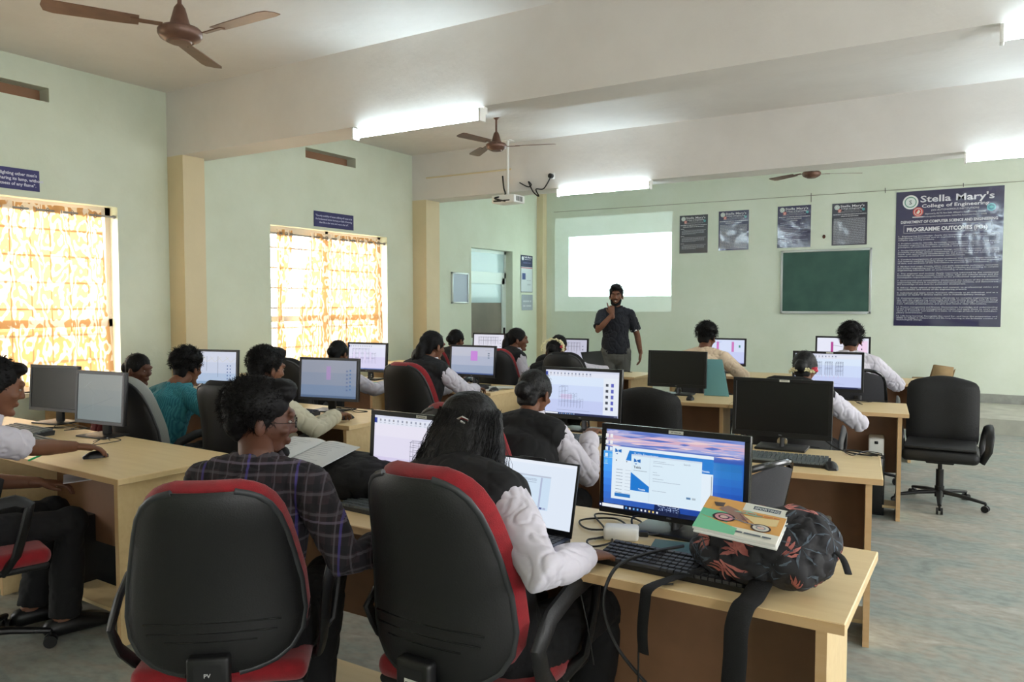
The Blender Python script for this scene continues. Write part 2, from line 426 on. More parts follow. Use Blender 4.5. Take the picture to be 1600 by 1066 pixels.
# ------------------------------------------------------------------ desks
def make_desk(full=False):
    """1.2 m x .62 m desk, near edge on y=0, centred on x=0"""
    t = link('computer_desk', None)
    MB().rbox(-.6, .6, 0, .63, .722, .75, .003, 1).build('desk_top', M_wood, t)
    MB().box(-.599, .599, -.0025, .0, .7235, .7485).build('edge_band', M_woodE, t)
    for s in (-1, 1):
        x = s*.545
        d = .60 if full else .32
        y0 = .02
        MB().box(x-.013, x+.013, y0, y0+d, 0, .722).build('leg_panel', M_wood, t)
        MB().box(x-.013, x+.013, y0-.002, y0, 0, .722).build('leg_edge', M_woodE, t)
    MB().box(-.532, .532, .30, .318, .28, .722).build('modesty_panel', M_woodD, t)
    MB().box(-.532, .532, .13, .30, .06, .078).build('foot_shelf', M_wood, t)
    return t
DA, DB = make_desk(), make_desk(True)
used = {}
def desk(x, y, rz, label, full=False):
    p = DB if full else DA
    o = p if p.name not in used else copy_tree(p)
    used[p.name] = 1
    tag(o, label, 'desk', 'computer desks in rows')
    o.location = (x, y, 0); o.rotation_euler = (0, 0, rz)
    return o
# position of a desk from its near right corner
def desk_r(xr, yr, rz, label, full=False):
    return desk(xr-.6*math.cos(rz), yr-.6*math.sin(rz), rz, label, full)

# ------------------------------------------------------------------ chairs
def star_base(t, h=.42, r=.29, m=M_blackp, rot=0.):
    b = MB()
    for k in range(5):
        a = 2*PI*k/5+rot; c, s = math.cos(a), math.sin(a)
        b.tube([(0, 0, .115), (c*r*.5, s*r*.5, .10), (c*r, s*r, .072)], [(.028, .02), (.022, .016), (.014, .012)], 10)
    b.cyl((0, 0, .07), (0, 0, .16), .035, 18)
    b.build('star_base', m, t)
    b = MB(); b.cyl((0, 0, .15), (0, 0, h-.12), .028, 16); b.cyl((0, 0, h-.14), (0, 0, h-.02), .016, 14); b.build('gas_lift', M_blackp, t)
    for k in range(5):
        a = 2*PI*k/5+rot; c, s = math.cos(a)*r, math.sin(a)*r
        b = MB(); d = Vector((-math.sin(a), math.cos(a), 0))
        for q in (-1, 1): b.tube([Vector((c, s, .028))+d*q*.008, Vector((c, s, .028))+d*q*.024], .027, 16)
        b.tube([(c, s, .03), (c, s, .075)], .008, 8)
        b.build('caster', M_blackp, t)

PROF_TASK = [(0, .07), (.015, .12), (.04, .165), (.09, .205), (.17, .231), (.28, .24), (.45, .232), (.62, .214), (.74, .200), (.84, .184), (.91, .164), (.955, .140), (.98, .115), (1, .08)]
PROF_EXEC = [(0, .15), (.02, .20), (.06, .232), (.12, .24), (.5, .242), (.85, .24), (.92, .232), (.965, .215), (.99, .19), (1, .16)]
def back_shape(w0, w1, h, z0, y0, depth, lean, thick, curve=.05, n=15, k=15, pw=2.6, bulge=0., arch=.0):
    """padded back: rounded outline (w0 low, w1 high half widths), curved round the sitter, leaning back. returns loft rings"""
    b = MB(); F = []; B = []; VS = []
    pr = PROF_EXEC if pw > 4 else PROF_TASK
    for (a, ha), (c, hc_) in zip(pr, pr[1:]):
        nn = max(1, round((c-a)*16))
        for q in range(nn): VS.append((a+(c-a)*q/nn, ha+(hc_-ha)*q/nn))
    VS.append(pr[-1]); k = len(VS)-1
    for i in range(k+1):
        v, half = VS[i]
        half *= w0/.24
        zz = z0+h*v
        tv = abs(2*v-1)
        yc = y0-lean*(v**1.0)*h+.03*math.sin(v*PI)*bulge
        rowf = []; rowb = []
        for j in range(n+1):
            u = -1+2*j/n
            x = u*half
            edge = (1-abs(u)**4)*(1-tv**8)
            y = yc+curve*(x/max(w0, w1))**2
            za = zz-arch*u*u*v
            rowf.append((x, y+thick*.5*edge+.002, za)); rowb.append((x, y-thick*.5*edge-.002, za))
        F.append(rowf); B.append(rowb)
    rings = [F[i]+B[i][::-1] for i in range(k+1)]
    b.loft(rings)
    return b

def arm_loop(s, m, t, w=.25):
    b = MB()
    P = [(s*(w-.03), .08, .40), (s*(w+.03), .12, .48), (s*(w+.045), .15, .60), (s*(w+.045), .17, .685), (s*(w+.045), .12, .71), (s*(w+.045), .0, .70), (s*(w+.04), -.10, .665), (s*(w+.04), -.17, .60), (s*(w+.03), -.13, .52), (s*(w+.015), -.06, .45), (s*(w-.03), .0, .40)]
    Q = []
    for i in range(len(P)-1):
        for q in (0, .5):
            Q.append(Vector(P[i]).lerp(Vector(P[i+1]), q))
    Q.append(Vector(P[-1]))
    b.tube(Q, [(.011, .018)]*2+[(.026, .012)]*(len(Q)-4)+[(.011, .018)]*2, 10)
    b.build('armrest', m, t)

M_rim = mat('shell_rim_plastic', (44, 46, 48), .45)
def make_task_chair(cm):
    """plastic shelled task chair with a coloured cushion; sitter faces +y"""
    t = link('office_chair', None)
    MB().rbox(-.24, .24, -.20, .26, .41, .48, .032, 4).build('seat', cm, t)
    MB().rbox(-.235, .235, -.19, .25, .39, .42, .014, 3).build('seat_shell', M_shell, t)
    back_shape(.246, .185, .572, .495, -.205, 0, .14, .13, .065, bulge=1.).build('backrest', cm, t, 50)
    sh = back_shape(.240, .19, .555, .49, -.268, 0, .14, .055, .075, bulge=1.).build('backrest_shell', M_shell, t, 50)
    rim = MB(); pts = []
    for q in (-1, 1):
        rowp = []
        for v, hf in PROF_TASK: rowp.append((q*hf*.985, -.268+.03*math.sin(v*PI)-.14*v*.555+.075*(hf/.24)**2, .49+.555*v))
        pts += rowp if q > 0 else rowp[::-1]
    rim.tube(pts[14:]+pts[:14][0:0], [(.007, .010)]*14, 8); rim.tube(pts[:14], [(.007, .010)]*14, 8); rim.build('shell_rim', M_rim, sh, 60)
    g = MB()
    for zz, hw in ((.625, .17), (.655, .18), (.60, .12)):
        g.tube([(x, -.268-.14*(zz-.49)+.075*(x/.24)**2+.03*math.sin((zz-.49)/.555*PI)-.028, zz-.012*(x/.17)**2) for x in [hw*(i/8-1) for i in range(17)]], .0025, 6)
    g.build('shell_groove', M_gloss, sh)
    MB().rbox(-.055, .055, -.325, -.285, .40, .565, .010, 3).build('back_bracket', M_blackp, t)
    MB().rbox(-.035, .035, -.30, .02, .37, .41, .008, 2).build('seat_bracket', M_blackp, t)
    MB().rbox(-.09, .09, -.09, .09, .37, .41, .01, 2).build('mechanism', M_blackp, t)
    for s in (-1, 1): arm_loop(s, M_shell, t)
    star_base(t)
    return t

def make_exec_chair():
    t = link('office_chair', None)
    MB().rbox(-.27, .27, -.24, .28, .40, .50, .045, 4).build('seat', M_leather, t)
    MB().rbox(-.25, .25, -.22, .26, .50, .525, .02, 3).build('seat_cushion', M_leather, t)
    bk = back_shape(.265, .255, .60, .46, -.25, 0, .12, .11, .03, pw=4.5, arch=.035).build('backrest', M_leather, t, 50)
    for s in (-1, 1):
        b = MB()
        P = [(s*.28, .20, .42), (s*.325, .23, .52), (s*.335, .21, .63), (s*.33, .13, .685), (s*.325, 0, .69), (s*.32, -.12, .665), (s*.305, -.19, .58), (s*.29, -.16, .46), (s*.28, -.08, .42)]
        b.tube(P, [(.014, .03)]*len(P), 12); b.build('armrest', M_blackp, t, 60)
    MB().rbox(-.10, .10, -.1, .1, .36, .40, .01, 2).build('mechanism', M_blackp, t)
    star_base(t, .42, .33, M_blackp, .35)
    return t

def make_mesh_chair():
    t = link('office_chair', None)
    MB().rbox(-.24, .24, -.20, .27, .42, .49, .03, 4).build('seat', M_blackf, t)
    b = MB(); n = 22
    out = []
    for i in range(n):
        a = 2*PI*i/n; ca, sa = math.cos(a), math.sin(a)
        x = .215*math.copysign(abs(ca)**.5, ca); v = .5+.5*math.copysign(abs(sa)**.5, sa)
        out.append((x*(1-.12*v), -.23-.10*v+.06*(x/.215)**2, .53+.44*v))
    b.tube(out, .014, 10, closed=True); b.build('back_frame', M_gloss, t)
    k = 10; rows = []
    for i in range(k+1):
        v = i/k; tv = abs(2*v-1); half = max(.02, .205*(1-.12*v)*(1-tv**6)**.33)
        rows.append([(half*(2*j/k-1), -.23-.10*v+.06*(half*(2*j/k-1)/.215)**2, .535+.43*v) for j in range(k+1)])
    b = MB(); vs = [p for r in rows for p in r]
    vs2 = [(x, y-.004, z) for x, y, z in vs]; fs = []
    for i in range(k):
        for j in range(k):
            a = i*(k+1)+j; fs.append((a, a+1, a+k+2, a+k+1))
    N = len(vs); b.add(vs+vs2, fs+[tuple(q+N for q in f[::-1]) for f in fs]); b.build('back_mesh', M_mesh, t)
    MB().tube([(0, -.02, .39), (0, -.22, .38), (0, -.31, .46), (0, -.30, .62), (0, -.29, .76)], [(.03, .012)]*5, 10).build('back_bracket', M_blackp, t)
    for s in (-1, 1): arm_loop(s, M_blackp, t)
    MB().rbox(-.09, .09, -.09, .09, .37, .42, .01, 2).build('mechanism', M_blackp, t)
    star_base(t)
    return t
CH = {}
def chair(kind, x, y, rz, label, dz=0):
    if kind not in CH:
        CH[kind] = [{'red': lambda: make_task_chair(M_redf), 'black': lambda: make_task_chair(M_blackf), 'grey': lambda: make_task_chair(M_greyf), 'exec': make_exec_chair, 'mesh': make_mesh_chair}[kind](), 0]
    o = CH[kind][0] if not CH[kind][1] else copy_tree(CH[kind][0]); CH[kind][1] = 1
    tag(o, label, 'chair', 'office chairs around the computer desks')
    o.location = (x, y, dz); o.rotation_euler = (0, 0, rz)
    return o

# ------------------------------------------------------------------ monitors
def mon_parts(t, w=.51, h=.305, zb=.065, bez=.018, style='dell', tilt=R(4), stick=False):
    """stands on z=0, screen faces -y"""
    T = Matrix.Translation((0, 0, zb)) @ Matrix.Rotation(-tilt, 4, 'X')
    bb = .026 if style == 'dell' else .02
    b = MB(); b.m = T
    b.rbox(-w/2, w/2, 0, .022, 0, h, .003, 2)
    b.rbox(-w*.32, w*.32, .02, .052, h*.12, h*.82, .014, 2)
    hs = b.build('housing', M_gloss if style == 'dell' else M_blackp, t)
    b = MB(); b.m = T
    for x0, x1, z0, z1 in ((-w/2, w/2, h-bez, h), (-w/2, w/2, 0, bb), (-w/2, -w/2+bez, bb, h-bez), (w/2-bez, w/2, bb, h-bez)): b.rbox(x0, x1, -.005, .001, z0, z1, .0015, 1)
    b.build('bezel', M_blackp if style == 'dell' else M_silver, t)
    # stand
    b = MB()
    if style == 'dell':
        b.tube([(0, .075, .012), (0, .07, .08), (0, .062, zb+h*.45)], [(.052, .014), (.045, .013), (.042, .012)], 16)
        b.m = Matrix.Identity(4)
        b.build('stand', M_blackp, t)
        MB().tube([(0, .052, .035), (0, .061, .035)], .026, 20).build('cable_ring', M_chrome, t)
        MB().rbox(-.125, .125, -.035, .14, 0, .012, .005, 2).build('base', M_blackp, t)
    else:
        b.rbox(-.03, .03, .04, .062, .008, zb+h*.4, .006, 2); b.build('stand', M_blackp, t)
        MB().rbox(-.12, .12, -.06, .11, 0, .009, .004, 2).build('base', M_blackp, t)
    if stick:
        c = Canvas(.05, .011, (205, 205, 195)); c.bars(.008, .004, .034, .0025, (120, 118, 105), random.Random(3))
        c.obj('asset_sticker', M_print, t, T @ frameM((-.012, -.0055, h-bez+.003), (1, 0, 0), (0, 0, 1)))
    if style == 'dell':
        c = Canvas(.026, .007, (20, 20, 22)); c.text(.013, .0008, .0075, 'DELL', (150, 152, 155), 1, align='c')
        c.obj('logo', M_print, t, T @ frameM((-.013, -.0056, .009), (1, 0, 0), (0, 0, 1)))
    return T @ frameM((-w/2+bez, -.0012, bb), (1, 0, 0), (0, 0, 1)), w-2*bez, h-bez-bb
M_silver = mat('dark_silver_bezel', (70, 70, 74), .4, .3)

def scr_taskbar(c, W, Hh, dark=(24, 34, 78)):
    c.rect(0, 0, W, Hh*.045, dark); c.rect(W*.02, Hh*.008, W*.2, Hh*.04, (235, 238, 245))
    for i in range(8): c.rect(W*(.22+.028*i), Hh*.012, W*(.234+.028*i), Hh*.034, (200, 215, 240) if i % 2 else (120, 170, 230))
    c.text(W*.99, Hh*.012, Hh*.03, '11:21', (220, 225, 235), align='r')
def scr_off(c, W, Hh, r): pass
def scr_ribbon(c, W, Hh, r, t=(120, 130, 160)):
    c.rect(0, Hh*.86, W, Hh, (226, 230, 244)); c.rect(0, Hh*.96, W, Hh, (214, 218, 238)); c.rect(0, Hh*.875, W*.03, Hh*.96, (40, 60, 150))
    for i in range(12):
        x = W*(.06+.05*i); c.rect(x, Hh*.91, x+W*.018, Hh*.945, t if i % 3 else (150, 150, 160)); c.rect(x-.001, Hh*.88, x+W*.02, Hh*.89, (170, 175, 190))
def scr_palette(c, W, Hh, r):
    c.rect(W*.8, Hh*.05, W, Hh*.86, (230, 236, 246))
    for i in range(5):
        y = Hh*(.68-.13*i); c.rect(W*.83, y, W*.865, y+Hh*.06, (70, 76, 90)); c.rect(W*.9, y-Hh*.01, W*.935, y+Hh*.07, (90, 96, 190))
def frame3d(c, W, Hh, x0, y0, x1, y1, nx, ny, col, t=.0012, d=.05, prof=None):
    for i in range(nx+1):
        u = i/nx; x = x0+(x1-x0)*u; top = y1-(0 if prof is None else (y1-y0)*prof(u))
        for q in (0, 1): c.line(W*(x+d*q), Hh*(y0-.02*q+.03*u*0), W*(x+d*q), Hh*(top+.03*q), t, col)
        c.line(W*x, Hh*top, W*(x+d), Hh*(top+.03), t, col)
    for j in range(1, ny+1):
        for i in range(nx):
            u = (i+1)/nx; v = y0+(y1-y0)*j/ny; top = y1-(0 if prof is None else (y1-y0)*prof(u))
            if v <= top+.01:
                for q in (0, 1): c.line(W*(x0+(x1-x0)*i/nx+d*q), Hh*(v+.03*q), W*(x0+(x1-x0)*u+d*q), Hh*(v+.03*q), t, col)
def scr_tower(c, W, Hh, r):     # stepped frame model with the component palette
    scr_ribbon(c, W, Hh, r); scr_palette(c, W, Hh, r)
    c.rect(W*.22, Hh*.35, W*.38, Hh*.46, (216, 206, 240))
    frame3d(c, W, Hh, .2, .18, .5, .62, 7, 4, (96, 104, 124), .0011, .035, lambda u: 0 if u < .35 else (.35 if u < .75 else .62))
    c.bars(W*.18, Hh*.1, W*.45, .0015, (120, 130, 150), r); scr_taskbar(c, W, Hh)
def scr_grid(c, W, Hh, r):      # elevation of a building frame
    scr_ribbon(c, W, Hh, r, (150, 155, 175)); frame3d(c, W, Hh, .42, .25, .78, .62, 4, 5, (92, 92, 110), .0014, .03); scr_taskbar(c, W, Hh, (50, 80, 160))
def scr_frames(c, W, Hh, r):    # repeated portal frames
    scr_ribbon(c, W, Hh, r)
    for k in range(3): frame3d(c, W, Hh, .3+.16*k, .38, .40+.16*k, .74, 3, 2+(k == 2), (60, 66, 92), .0016, .012)
    for i in range(7): c.line(W*(.3+.06*i), Hh*.38, W*(.3+.06*i), Hh*.30, .001, (230, 130, 140))
    c.line(W*.55, Hh*.15, W*.75, Hh*.12, .001, (90, 90, 110)); scr_taskbar(c, W, Hh)
def scr_wide(c, W, Hh, r):
    scr_ribbon(c, W, Hh, r); frame3d(c, W, Hh, .1, .25, .72, .8, 7, 3, (86, 90, 112), .0016, .03, lambda u: 0 if u < .8 else .3)
    for i in range(4): c.rect(W*(.14+.15*i), Hh*.36, W*(.19+.15*i), Hh*.7, (222, 214, 244))
    scr_taskbar(c, W, Hh, (60, 90, 160))
def scr_trees(c, W, Hh, r):
    frame3d(c, W, Hh, .15, .5, .8, .85, 8, 2, (76, 78, 96), .0018, .02)
    for i in range(5): c.line(W*(.2+.13*i), Hh*.85, W*(.2+.13*i), Hh*(.2+.06*(i % 2)), .0018, (70, 72, 90))
    for j in range(4): c.rect(W*.88, Hh*(.2+.16*j), W*.91, Hh*(.24+.16*j), (70, 76, 110))
    c.rect(0, 0, W, Hh*.05, (190, 170, 205))
def scr_purple(c, W, Hh, r):
    c.rect(W*.46, Hh*.5, W*.62, Hh*.86, (196, 130, 214))
    for j in range(3): c.rect(W*.86, Hh*(.6+.08*j), W*.9, Hh*(.64+.08*j), (90, 110, 130))
    c.rect(0, 0, W, Hh*.05, (70, 90, 140)); c.bars(W*.8, Hh*.88, W*.15, .002, (120, 130, 150), r)
def scr_purple_thin(c, W, Hh, r):
    c.rect(W*.46, Hh*.48, W*.54, Hh*.84, (164, 140, 186))
    for j in range(6): c.rect(W*.82, Hh*(.2+.1*j), W*.85, Hh*(.24+.1*j), (90, 110, 150)); c.rect(W*.88, Hh*(.22+.1*j), W*.905, Hh*(.26+.1*j), (60, 110, 160))
    c.rect(0, 0, W, Hh*.06, (88, 108, 138))
def scr_roof(c, W, Hh, r):
    for x, yb in ((.15, .55), (.4, .4), (.63, .22)): c.rect(W*x-.001, Hh*yb, W*x+.0015, Hh*.86, (70, 74, 84))
    for i in range(5):
        c.line(W*(.15+.16*i), Hh*.86, W*(.25+.16*i), Hh*.68, .0012, (196, 190, 110)); c.line(W*(.25+.16*i), Hh*.68, W*(.38+.16*i), Hh*.84, .0012, (196, 190, 110))
    for j in range(5):
        for q in range(2): c.rect(W*(.82+.06*q), Hh*(.15+.1*j), W*(.84+.06*q), Hh*(.19+.1*j), (60, 90, 150))
    c.rect(0, 0, W, Hh*.08, (130, 160, 190))
def scr_cols(c, W, Hh, r):
    c.rect(W*.3, Hh*.35, W*.36, Hh*.92, (206, 120, 190)); c.rect(W*.68, Hh*.5, W*.74, Hh*.92, (206, 120, 190))
    c.line(W*.05, Hh*.84, W*.42, Hh*.9, .002, (80, 130, 210)); c.line(W*.12, Hh*.84, W*.12, Hh*.5, .003, (120, 140, 220)); c.rect(W*.86, Hh*.68, W*.9, Hh*.78, (70, 140, 130)); c.rect(0, 0, W, Hh*.05, (130, 130, 180))
def scr_beam(c, W, Hh, r):
    c.rect(W*.27, Hh*.45, W*.32, Hh*.85, (180, 70, 150)); c.line(W*.32, Hh*.72, W*.55, Hh*.66, .003, (120, 120, 130)); c.rect(W*.8, Hh*.3, W*.98, Hh*.9, (244, 214, 240))
    for j in range(3): c.rect(W*.86, Hh*(.4+.16*j), W*.88, Hh*(.46+.16*j), (60, 60, 80))
def scr_lines(c, W, Hh, r):
    c.line(W*.2, Hh*.75, W*.42, Hh*.55, .0014, (84, 96, 98)); c.line(W*.5, Hh*.9, W*.62, Hh*.7, .0012, (90, 102, 104))
    c.line(W*.1, Hh*.22, W*.8, Hh*.52, .0018, (76, 88, 92)); c.line(W*.55, Hh*.75, W*.7, Hh*.55, .0014, (86, 98, 104)); c.line(W*.35, Hh*.5, W*.36, Hh*.2, .0014, (140, 150, 152)); c.line(W*.15, Hh*.7, W*.3, Hh*.84, .0014, (140, 150, 152))
def logo_tekla(c, x, y, s, col=(30, 110, 190)):
    c.poly([(x, y), (x+s*.5, y+s*.1), (x+s, y), (x+s, y+s*.5), (x+s*.5, y+s*.35), (x, y+s*.55)], col); c.line(x+s*.25, y+s*.5, x+s*.55, y+s*.12, s*.07, (238, 246, 252)); c.poly([(x+s*.1, y-s*.2), (x+s*.45, y-s*.08), (x+s*.4, y-s*.3)], col)
def scr_desktop(c, W, Hh, r):
    sky = [(58, 90, 178), (78, 108, 190), (150, 158, 214), (196, 176, 212), (214, 176, 196), (186, 176, 214), (120, 142, 208), (84, 110, 192)]
    c.grad(0, Hh*.72, W, Hh, sky)
    for i in range(60):
        x = r.uniform(-.1, .9)*W; y = Hh*r.uniform(.76, .98); l = W*r.uniform(.08, .35); t = Hh*r.uniform(.006, .02)
        x0, x1 = max(0, x), min(W, x+l)
        if x1 > x0: c.poly([(x0, y), ((x0+x1)/2, y-t), (x1, y+t*.3), ((x0+x1)/2, y+t)], r.choice([(226, 190, 208), (204, 196, 226), (92, 116, 196), (160, 168, 220), (232, 204, 210)]))
    sea = [(30, 70, 160), (26, 76, 172), (28, 86, 186), (34, 98, 198), (40, 112, 208), (44, 124, 214), (46, 134, 216), (44, 130, 206)]
    n = 14
    for k, q in enumerate(sea):
        y0 = Hh*.72*k/8; y1 = Hh*.72*(k+1)/8
        for i in range(n):
            f = i/(n-1)-.1; q2 = tuple(max(0, min(255, q[a]+(30 if a else 24)*(1-f*1.7))) for a in range(3)); c.rect(W*i/n, y0, W*(i+1)/n, y1, q2)
    for i in range(9):
        x = W*(.01+.035*(i % 2)); y = Hh*(.9-.085*(i//2)); c.rect(x+W*.005, y, x+W*.026, y+Hh*.045, r.choice([(220, 236, 250), (120, 190, 240), (240, 240, 240)])); c.rect(x, y-.003, x+W*.03, y-.0015, (210, 225, 240))
    c.poly([(W*.4, 0), (W*.41, Hh*.16), (W*.58, Hh*.16), (W*.6, 0)], (18, 36, 84))
    for i in range(90):
        x = W*r.uniform(.43, .59); y = Hh*r.uniform(.02, .14); c.rect(x, y, x+W*.006, y+Hh*.008, (170, 190, 230))
    # back window
    c.rect(W*.085, Hh*.12, W*.82, Hh*.80, (228, 240, 250)); c.poly([(W*.19, Hh*.63), (W*.215, Hh*.76), (W*.82, Hh*.76), (W*.82, Hh*.63)], (32, 126, 212)); c.poly([(W*.82, Hh*.63), (W*.82, Hh*.58), (W*.73, Hh*.58), (W*.73, Hh*.63)], (32, 126, 212))
    c.text(W*.25, Hh*.705, Hh*.05, 'Tekla Structures', (240, 248, 255)); logo_tekla(c, W*.105, Hh*.72, W*.05)
    for i in range(8): c.bars(W*.12, Hh*(.50-.042*i), W*.05, .0016, (120, 134, 150), r); c.bars(W*.19, Hh*(.50-.042*i), W*.05, .0012, (170, 180, 192), r)
    c.disc(W*.12, Hh*.62, W*.004, (60, 60, 70)); c.disc(W*.20, Hh*.615, W*.004, (60, 60, 70)); c.rect(W*.115, Hh*.155, W*.365, Hh*.20, (44, 120, 196)); c.rect(W*.81, Hh*.32, W*.814, Hh*.56, (120, 130, 140))
    c.text(W*.745, Hh*.60, Hh*.03, 'Trimble', (240, 248, 255), 1)
    # front window
    c.rect(W*.235, Hh*.14, W*.745, Hh*.72, (220, 238, 250)); c.rect(W*.235, Hh*.70, W*.745, Hh*.72, (206, 220, 236)); c.rect(W*.375, Hh*.14, W*.377, Hh*.70, (196, 212, 226))
    logo_tekla(c, W*.255, Hh*.62, W*.05); c.text(W*.255, Hh*.545, Hh*.045, 'Tekla', (60, 66, 76), 1); c.bars(W*.255, Hh*.515, W*.10, .0014, (130, 140, 150), r)
    c.poly([(W*.235, Hh*.26), (W*.375, Hh*.26), (W*.375, Hh*.33), (W*.235, Hh*.49)], (30, 122, 210)); c.text(W*.295, Hh*.275, Hh*.03, 'Trimble', (240, 248, 255), 1)
    for y, w in ((.66, .09), (.64, .15), (.60, .07), (.52, .03), (.49, .05), (.44, .08), (.41, .2), (.29, .1)): c.bars(W*.40, Hh*y, W*w, .0013, (150, 162, 176), r)
    c.text(W*.62, Hh*.655, Hh*.032, 'Search', (120, 126, 140)); c.rect(W*.645, Hh*.245, W*.675, Hh*.27, (90, 130, 170)); c.rect(W*.685, Hh*.245, W*.71, Hh*.27, (176, 190, 200))
    c.rect(0, 0, W, Hh*.055, (16, 30, 70)); c.rect(W*.025, Hh*.006, W*.19, Hh*.048, (236, 240, 246)); c.rect(W*.006, Hh*.015, W*.016, Hh*.036, (240, 244, 250))
    for i in range(9): c.rect(W*(.205+.029*i), Hh*.014, W*(.217+.029*i), Hh*.038, r.choice([(230, 236, 246), (110, 180, 240), (240, 210, 120)]))
    c.text(W*.82, Hh*.016, Hh*.026, '11:21 AM', (230, 235, 245))
def scr_installer(c, W, Hh, r):
    c.rect(W*.17, Hh*.25, W*.74, Hh*.78, (206, 226, 246)); c.rect(W*.17, Hh*.755, W*.74, Hh*.775, (190, 196, 212)); c.rect(W*.27, Hh*.29, W*.635, Hh*.75, (212, 230, 248)); c.rect(W*.63, Hh*.29, W*.65, Hh*.75, (180, 190, 216)); c.rect(W*.27, Hh*.27, W*.635, Hh*.30, (178, 192, 204))
    logo_tekla(c, W*.19, Hh*.68, W*.045, (50, 60, 160)); c.text(W*.19, Hh*.60, Hh*.04, 'Tekla', (90, 96, 106), 1)
    c.rect(W*.275, Hh*.59, W*.375, Hh*.74, (30, 38, 80)); c.disc(W*.325, Hh*.69, W*.018, (90, 80, 200)); c.poly([(W*.28, Hh*.59), (W*.31, Hh*.67), (W*.33, Hh*.59)], (30, 90, 90)); c.poly([(W*.33, Hh*.61), (W*.36, Hh*.60), (W*.345, Hh*.67)], (220, 220, 230)); c.disc(W*.365, Hh*.72, W*.008, (190, 220, 60)); c.disc(W*.29, Hh*.72, W*.006, (180, 190, 220))
    c.poly([(W*.17, Hh*.3), (W*.26, Hh*.3), (W*.26, Hh*.38), (W*.17, Hh*.5)], (40, 90, 200)); c.rect(W*.2, Hh*.27, W*.30, Hh*.30, (50, 80, 160)); c.rect(W*.65, Hh*.26, W*.68, Hh*.29, (90, 96, 150)); c.rect(W*.69, Hh*.26, W*.72, Hh*.29, (170, 180, 210))
    for y in (.71, .69, .66): c.bars(W*.39, Hh*y, W*.2, .0015, (140, 150, 170), r)
    for y in (.56, .51, .48, .42): c.bars(W*.28, Hh*y, W*.05, .0015, (120, 130, 150), r)
    for i in range(14): c.rect(W*(.28+.028*i), Hh*.015, W*(.295+.028*i), Hh*.04, r.choice([(60, 70, 90), (70, 140, 210), (210, 120, 60), (90, 150, 90)]))
    c.rect(0, Hh*.95, W, Hh, (236, 242, 252))

def monitor(x, y, rz, label, scr, bgc, seed=1, z=.75, **kw):
    t = thing('monitor', label, 'monitor', (x, y, z), rz, 'computer monitors on the desks')
    M, W, Hh = mon_parts(t, **kw)
    c = Canvas(W, Hh, bgc[0])
    if len(bgc) > 1:
        n = len(bgc)
        c.grad(0, 0, W, Hh, list(bgc)+[bgc[-1]])
    scr(c, W, Hh, random.Random(seed))
    if scr is scr_off:
        c.obj('screen', M_offscreen, t, M)
    else: c.obj('screen', M_screen, t, M)
    return t
M_offscreen = mat('switched_off_screen', (13, 12, 13), .32, spec=.5)

# ------------------------------------------------------------------ keyboards, mice, cables
M_key = mat('keycap_plastic', (52, 52, 55), .5)
M_keyg = mat('highlit_keycap_plastic', (100, 108, 110), .5)  # bluish key highlights put into a paler keycap colour
def make_keyboard(km):
    t = link('keyboard', None)
    b = MB(); b.prism([(-.06, 0), (.07, 0), (.075, .026), (.055, .028), (-.06, .014)], -.22, .22, Matrix.Rotation(R(90), 4, 'Z') @ Matrix.Rotation(R(90), 4, 'X'))
    b.build('case', M_blackp, t)
    b = MB(); r = random.Random(1)
    for j in range(6):
        yy = -.05+.021*j+(.004 if j == 5 else 0); x = -.212
        while x < .205:
            w = .0165 if not (j == 0 and -.12 < x < -.02) else .10
            if -.212+.296 < x < -.212+.302: x += .008
            zz = .0155+(.0285-.0145)*(yy+.06)/.115
            b.box(x, min(x+w, .212), yy-.008, yy+.008, zz-.003, zz+.006)
            x += w+.0028
    b.build('keys', km, t)
    return t
def make_mouse():
    t = link('computer_mouse', None)
    b = MB(); rings = []
    for i in range(9):
        v = i/8; w = .031*math.sin(PI*(.12+.8*v))**.55; h = .034*math.sin(PI*(.1+.82*(1-v)))**.8
        rings.append([(w*math.cos(PI*j/10), -.055+.11*v, h*math.sin(PI*j/10)**.8) for j in range(11)])
    b.loft(rings); b.build('shell', M_blackp, t)
    MB().tube([(0, .025, .030), (0, .040, .024)], .004, 8).build('scroll_wheel', M_key, t)
    return t
KB, MO = {}, {}
def keyboard(x, y, rz, label, km='a', z=.75, tilt=0):
    if km not in KB: KB[km] = [make_keyboard(M_key if km == 'a' else M_keyg), 0]
    o = KB[km][0] if not KB[km][1] else copy_tree(KB[km][0]); KB[km][1] = 1
    tag(o, label, 'keyboard', 'black keyboards on the desks'); o.location = (x, y, z); o.rotation_euler = (tilt, 0, rz); return o
def mouse(x, y, rz, label, z=.75):
    if 'm' not in MO: MO['m'] = [make_mouse(), 0]
    o = MO['m'][0] if not MO['m'][1] else copy_tree(MO['m'][0]); MO['m'][1] = 1
    tag(o, label, 'mouse', 'black computer mice'); o.location = (x, y, z); o.rotation_euler = (0, 0, rz); return o
def spline(P, n=8):
    P = [Vector(p) for p in P]; Q = []
    for i in range(len(P)-1):
        a = P[max(i-1, 0)]; b = P[i]; c = P[i+1]; d = P[min(i+2, len(P)-1)]
        for k in range(n):
            t = k/n; Q.append(.5*((2*b)+(c-a)*t+(2*a-5*b+4*c-d)*t*t+(3*b-a-3*c+d)*t**3))
    return Q+[P[-1]]
def cable(P, label, r=.003, m=None, n=8):
    o = MB().tube(spline(P, n), r, 7).build('cable', m or M_wire, None)
    return tag(o, label, 'cable')
def tangle(x, y, z, sx, sy, label, seed, n=14, r=.003, m=None):
    rr = random.Random(seed)
    P = [(x+rr.uniform(-sx, sx), y+rr.uniform(-sy, sy), z+r+rr.uniform(0, .02)) for _ in range(n)]
    return cable(P, label, r, m)
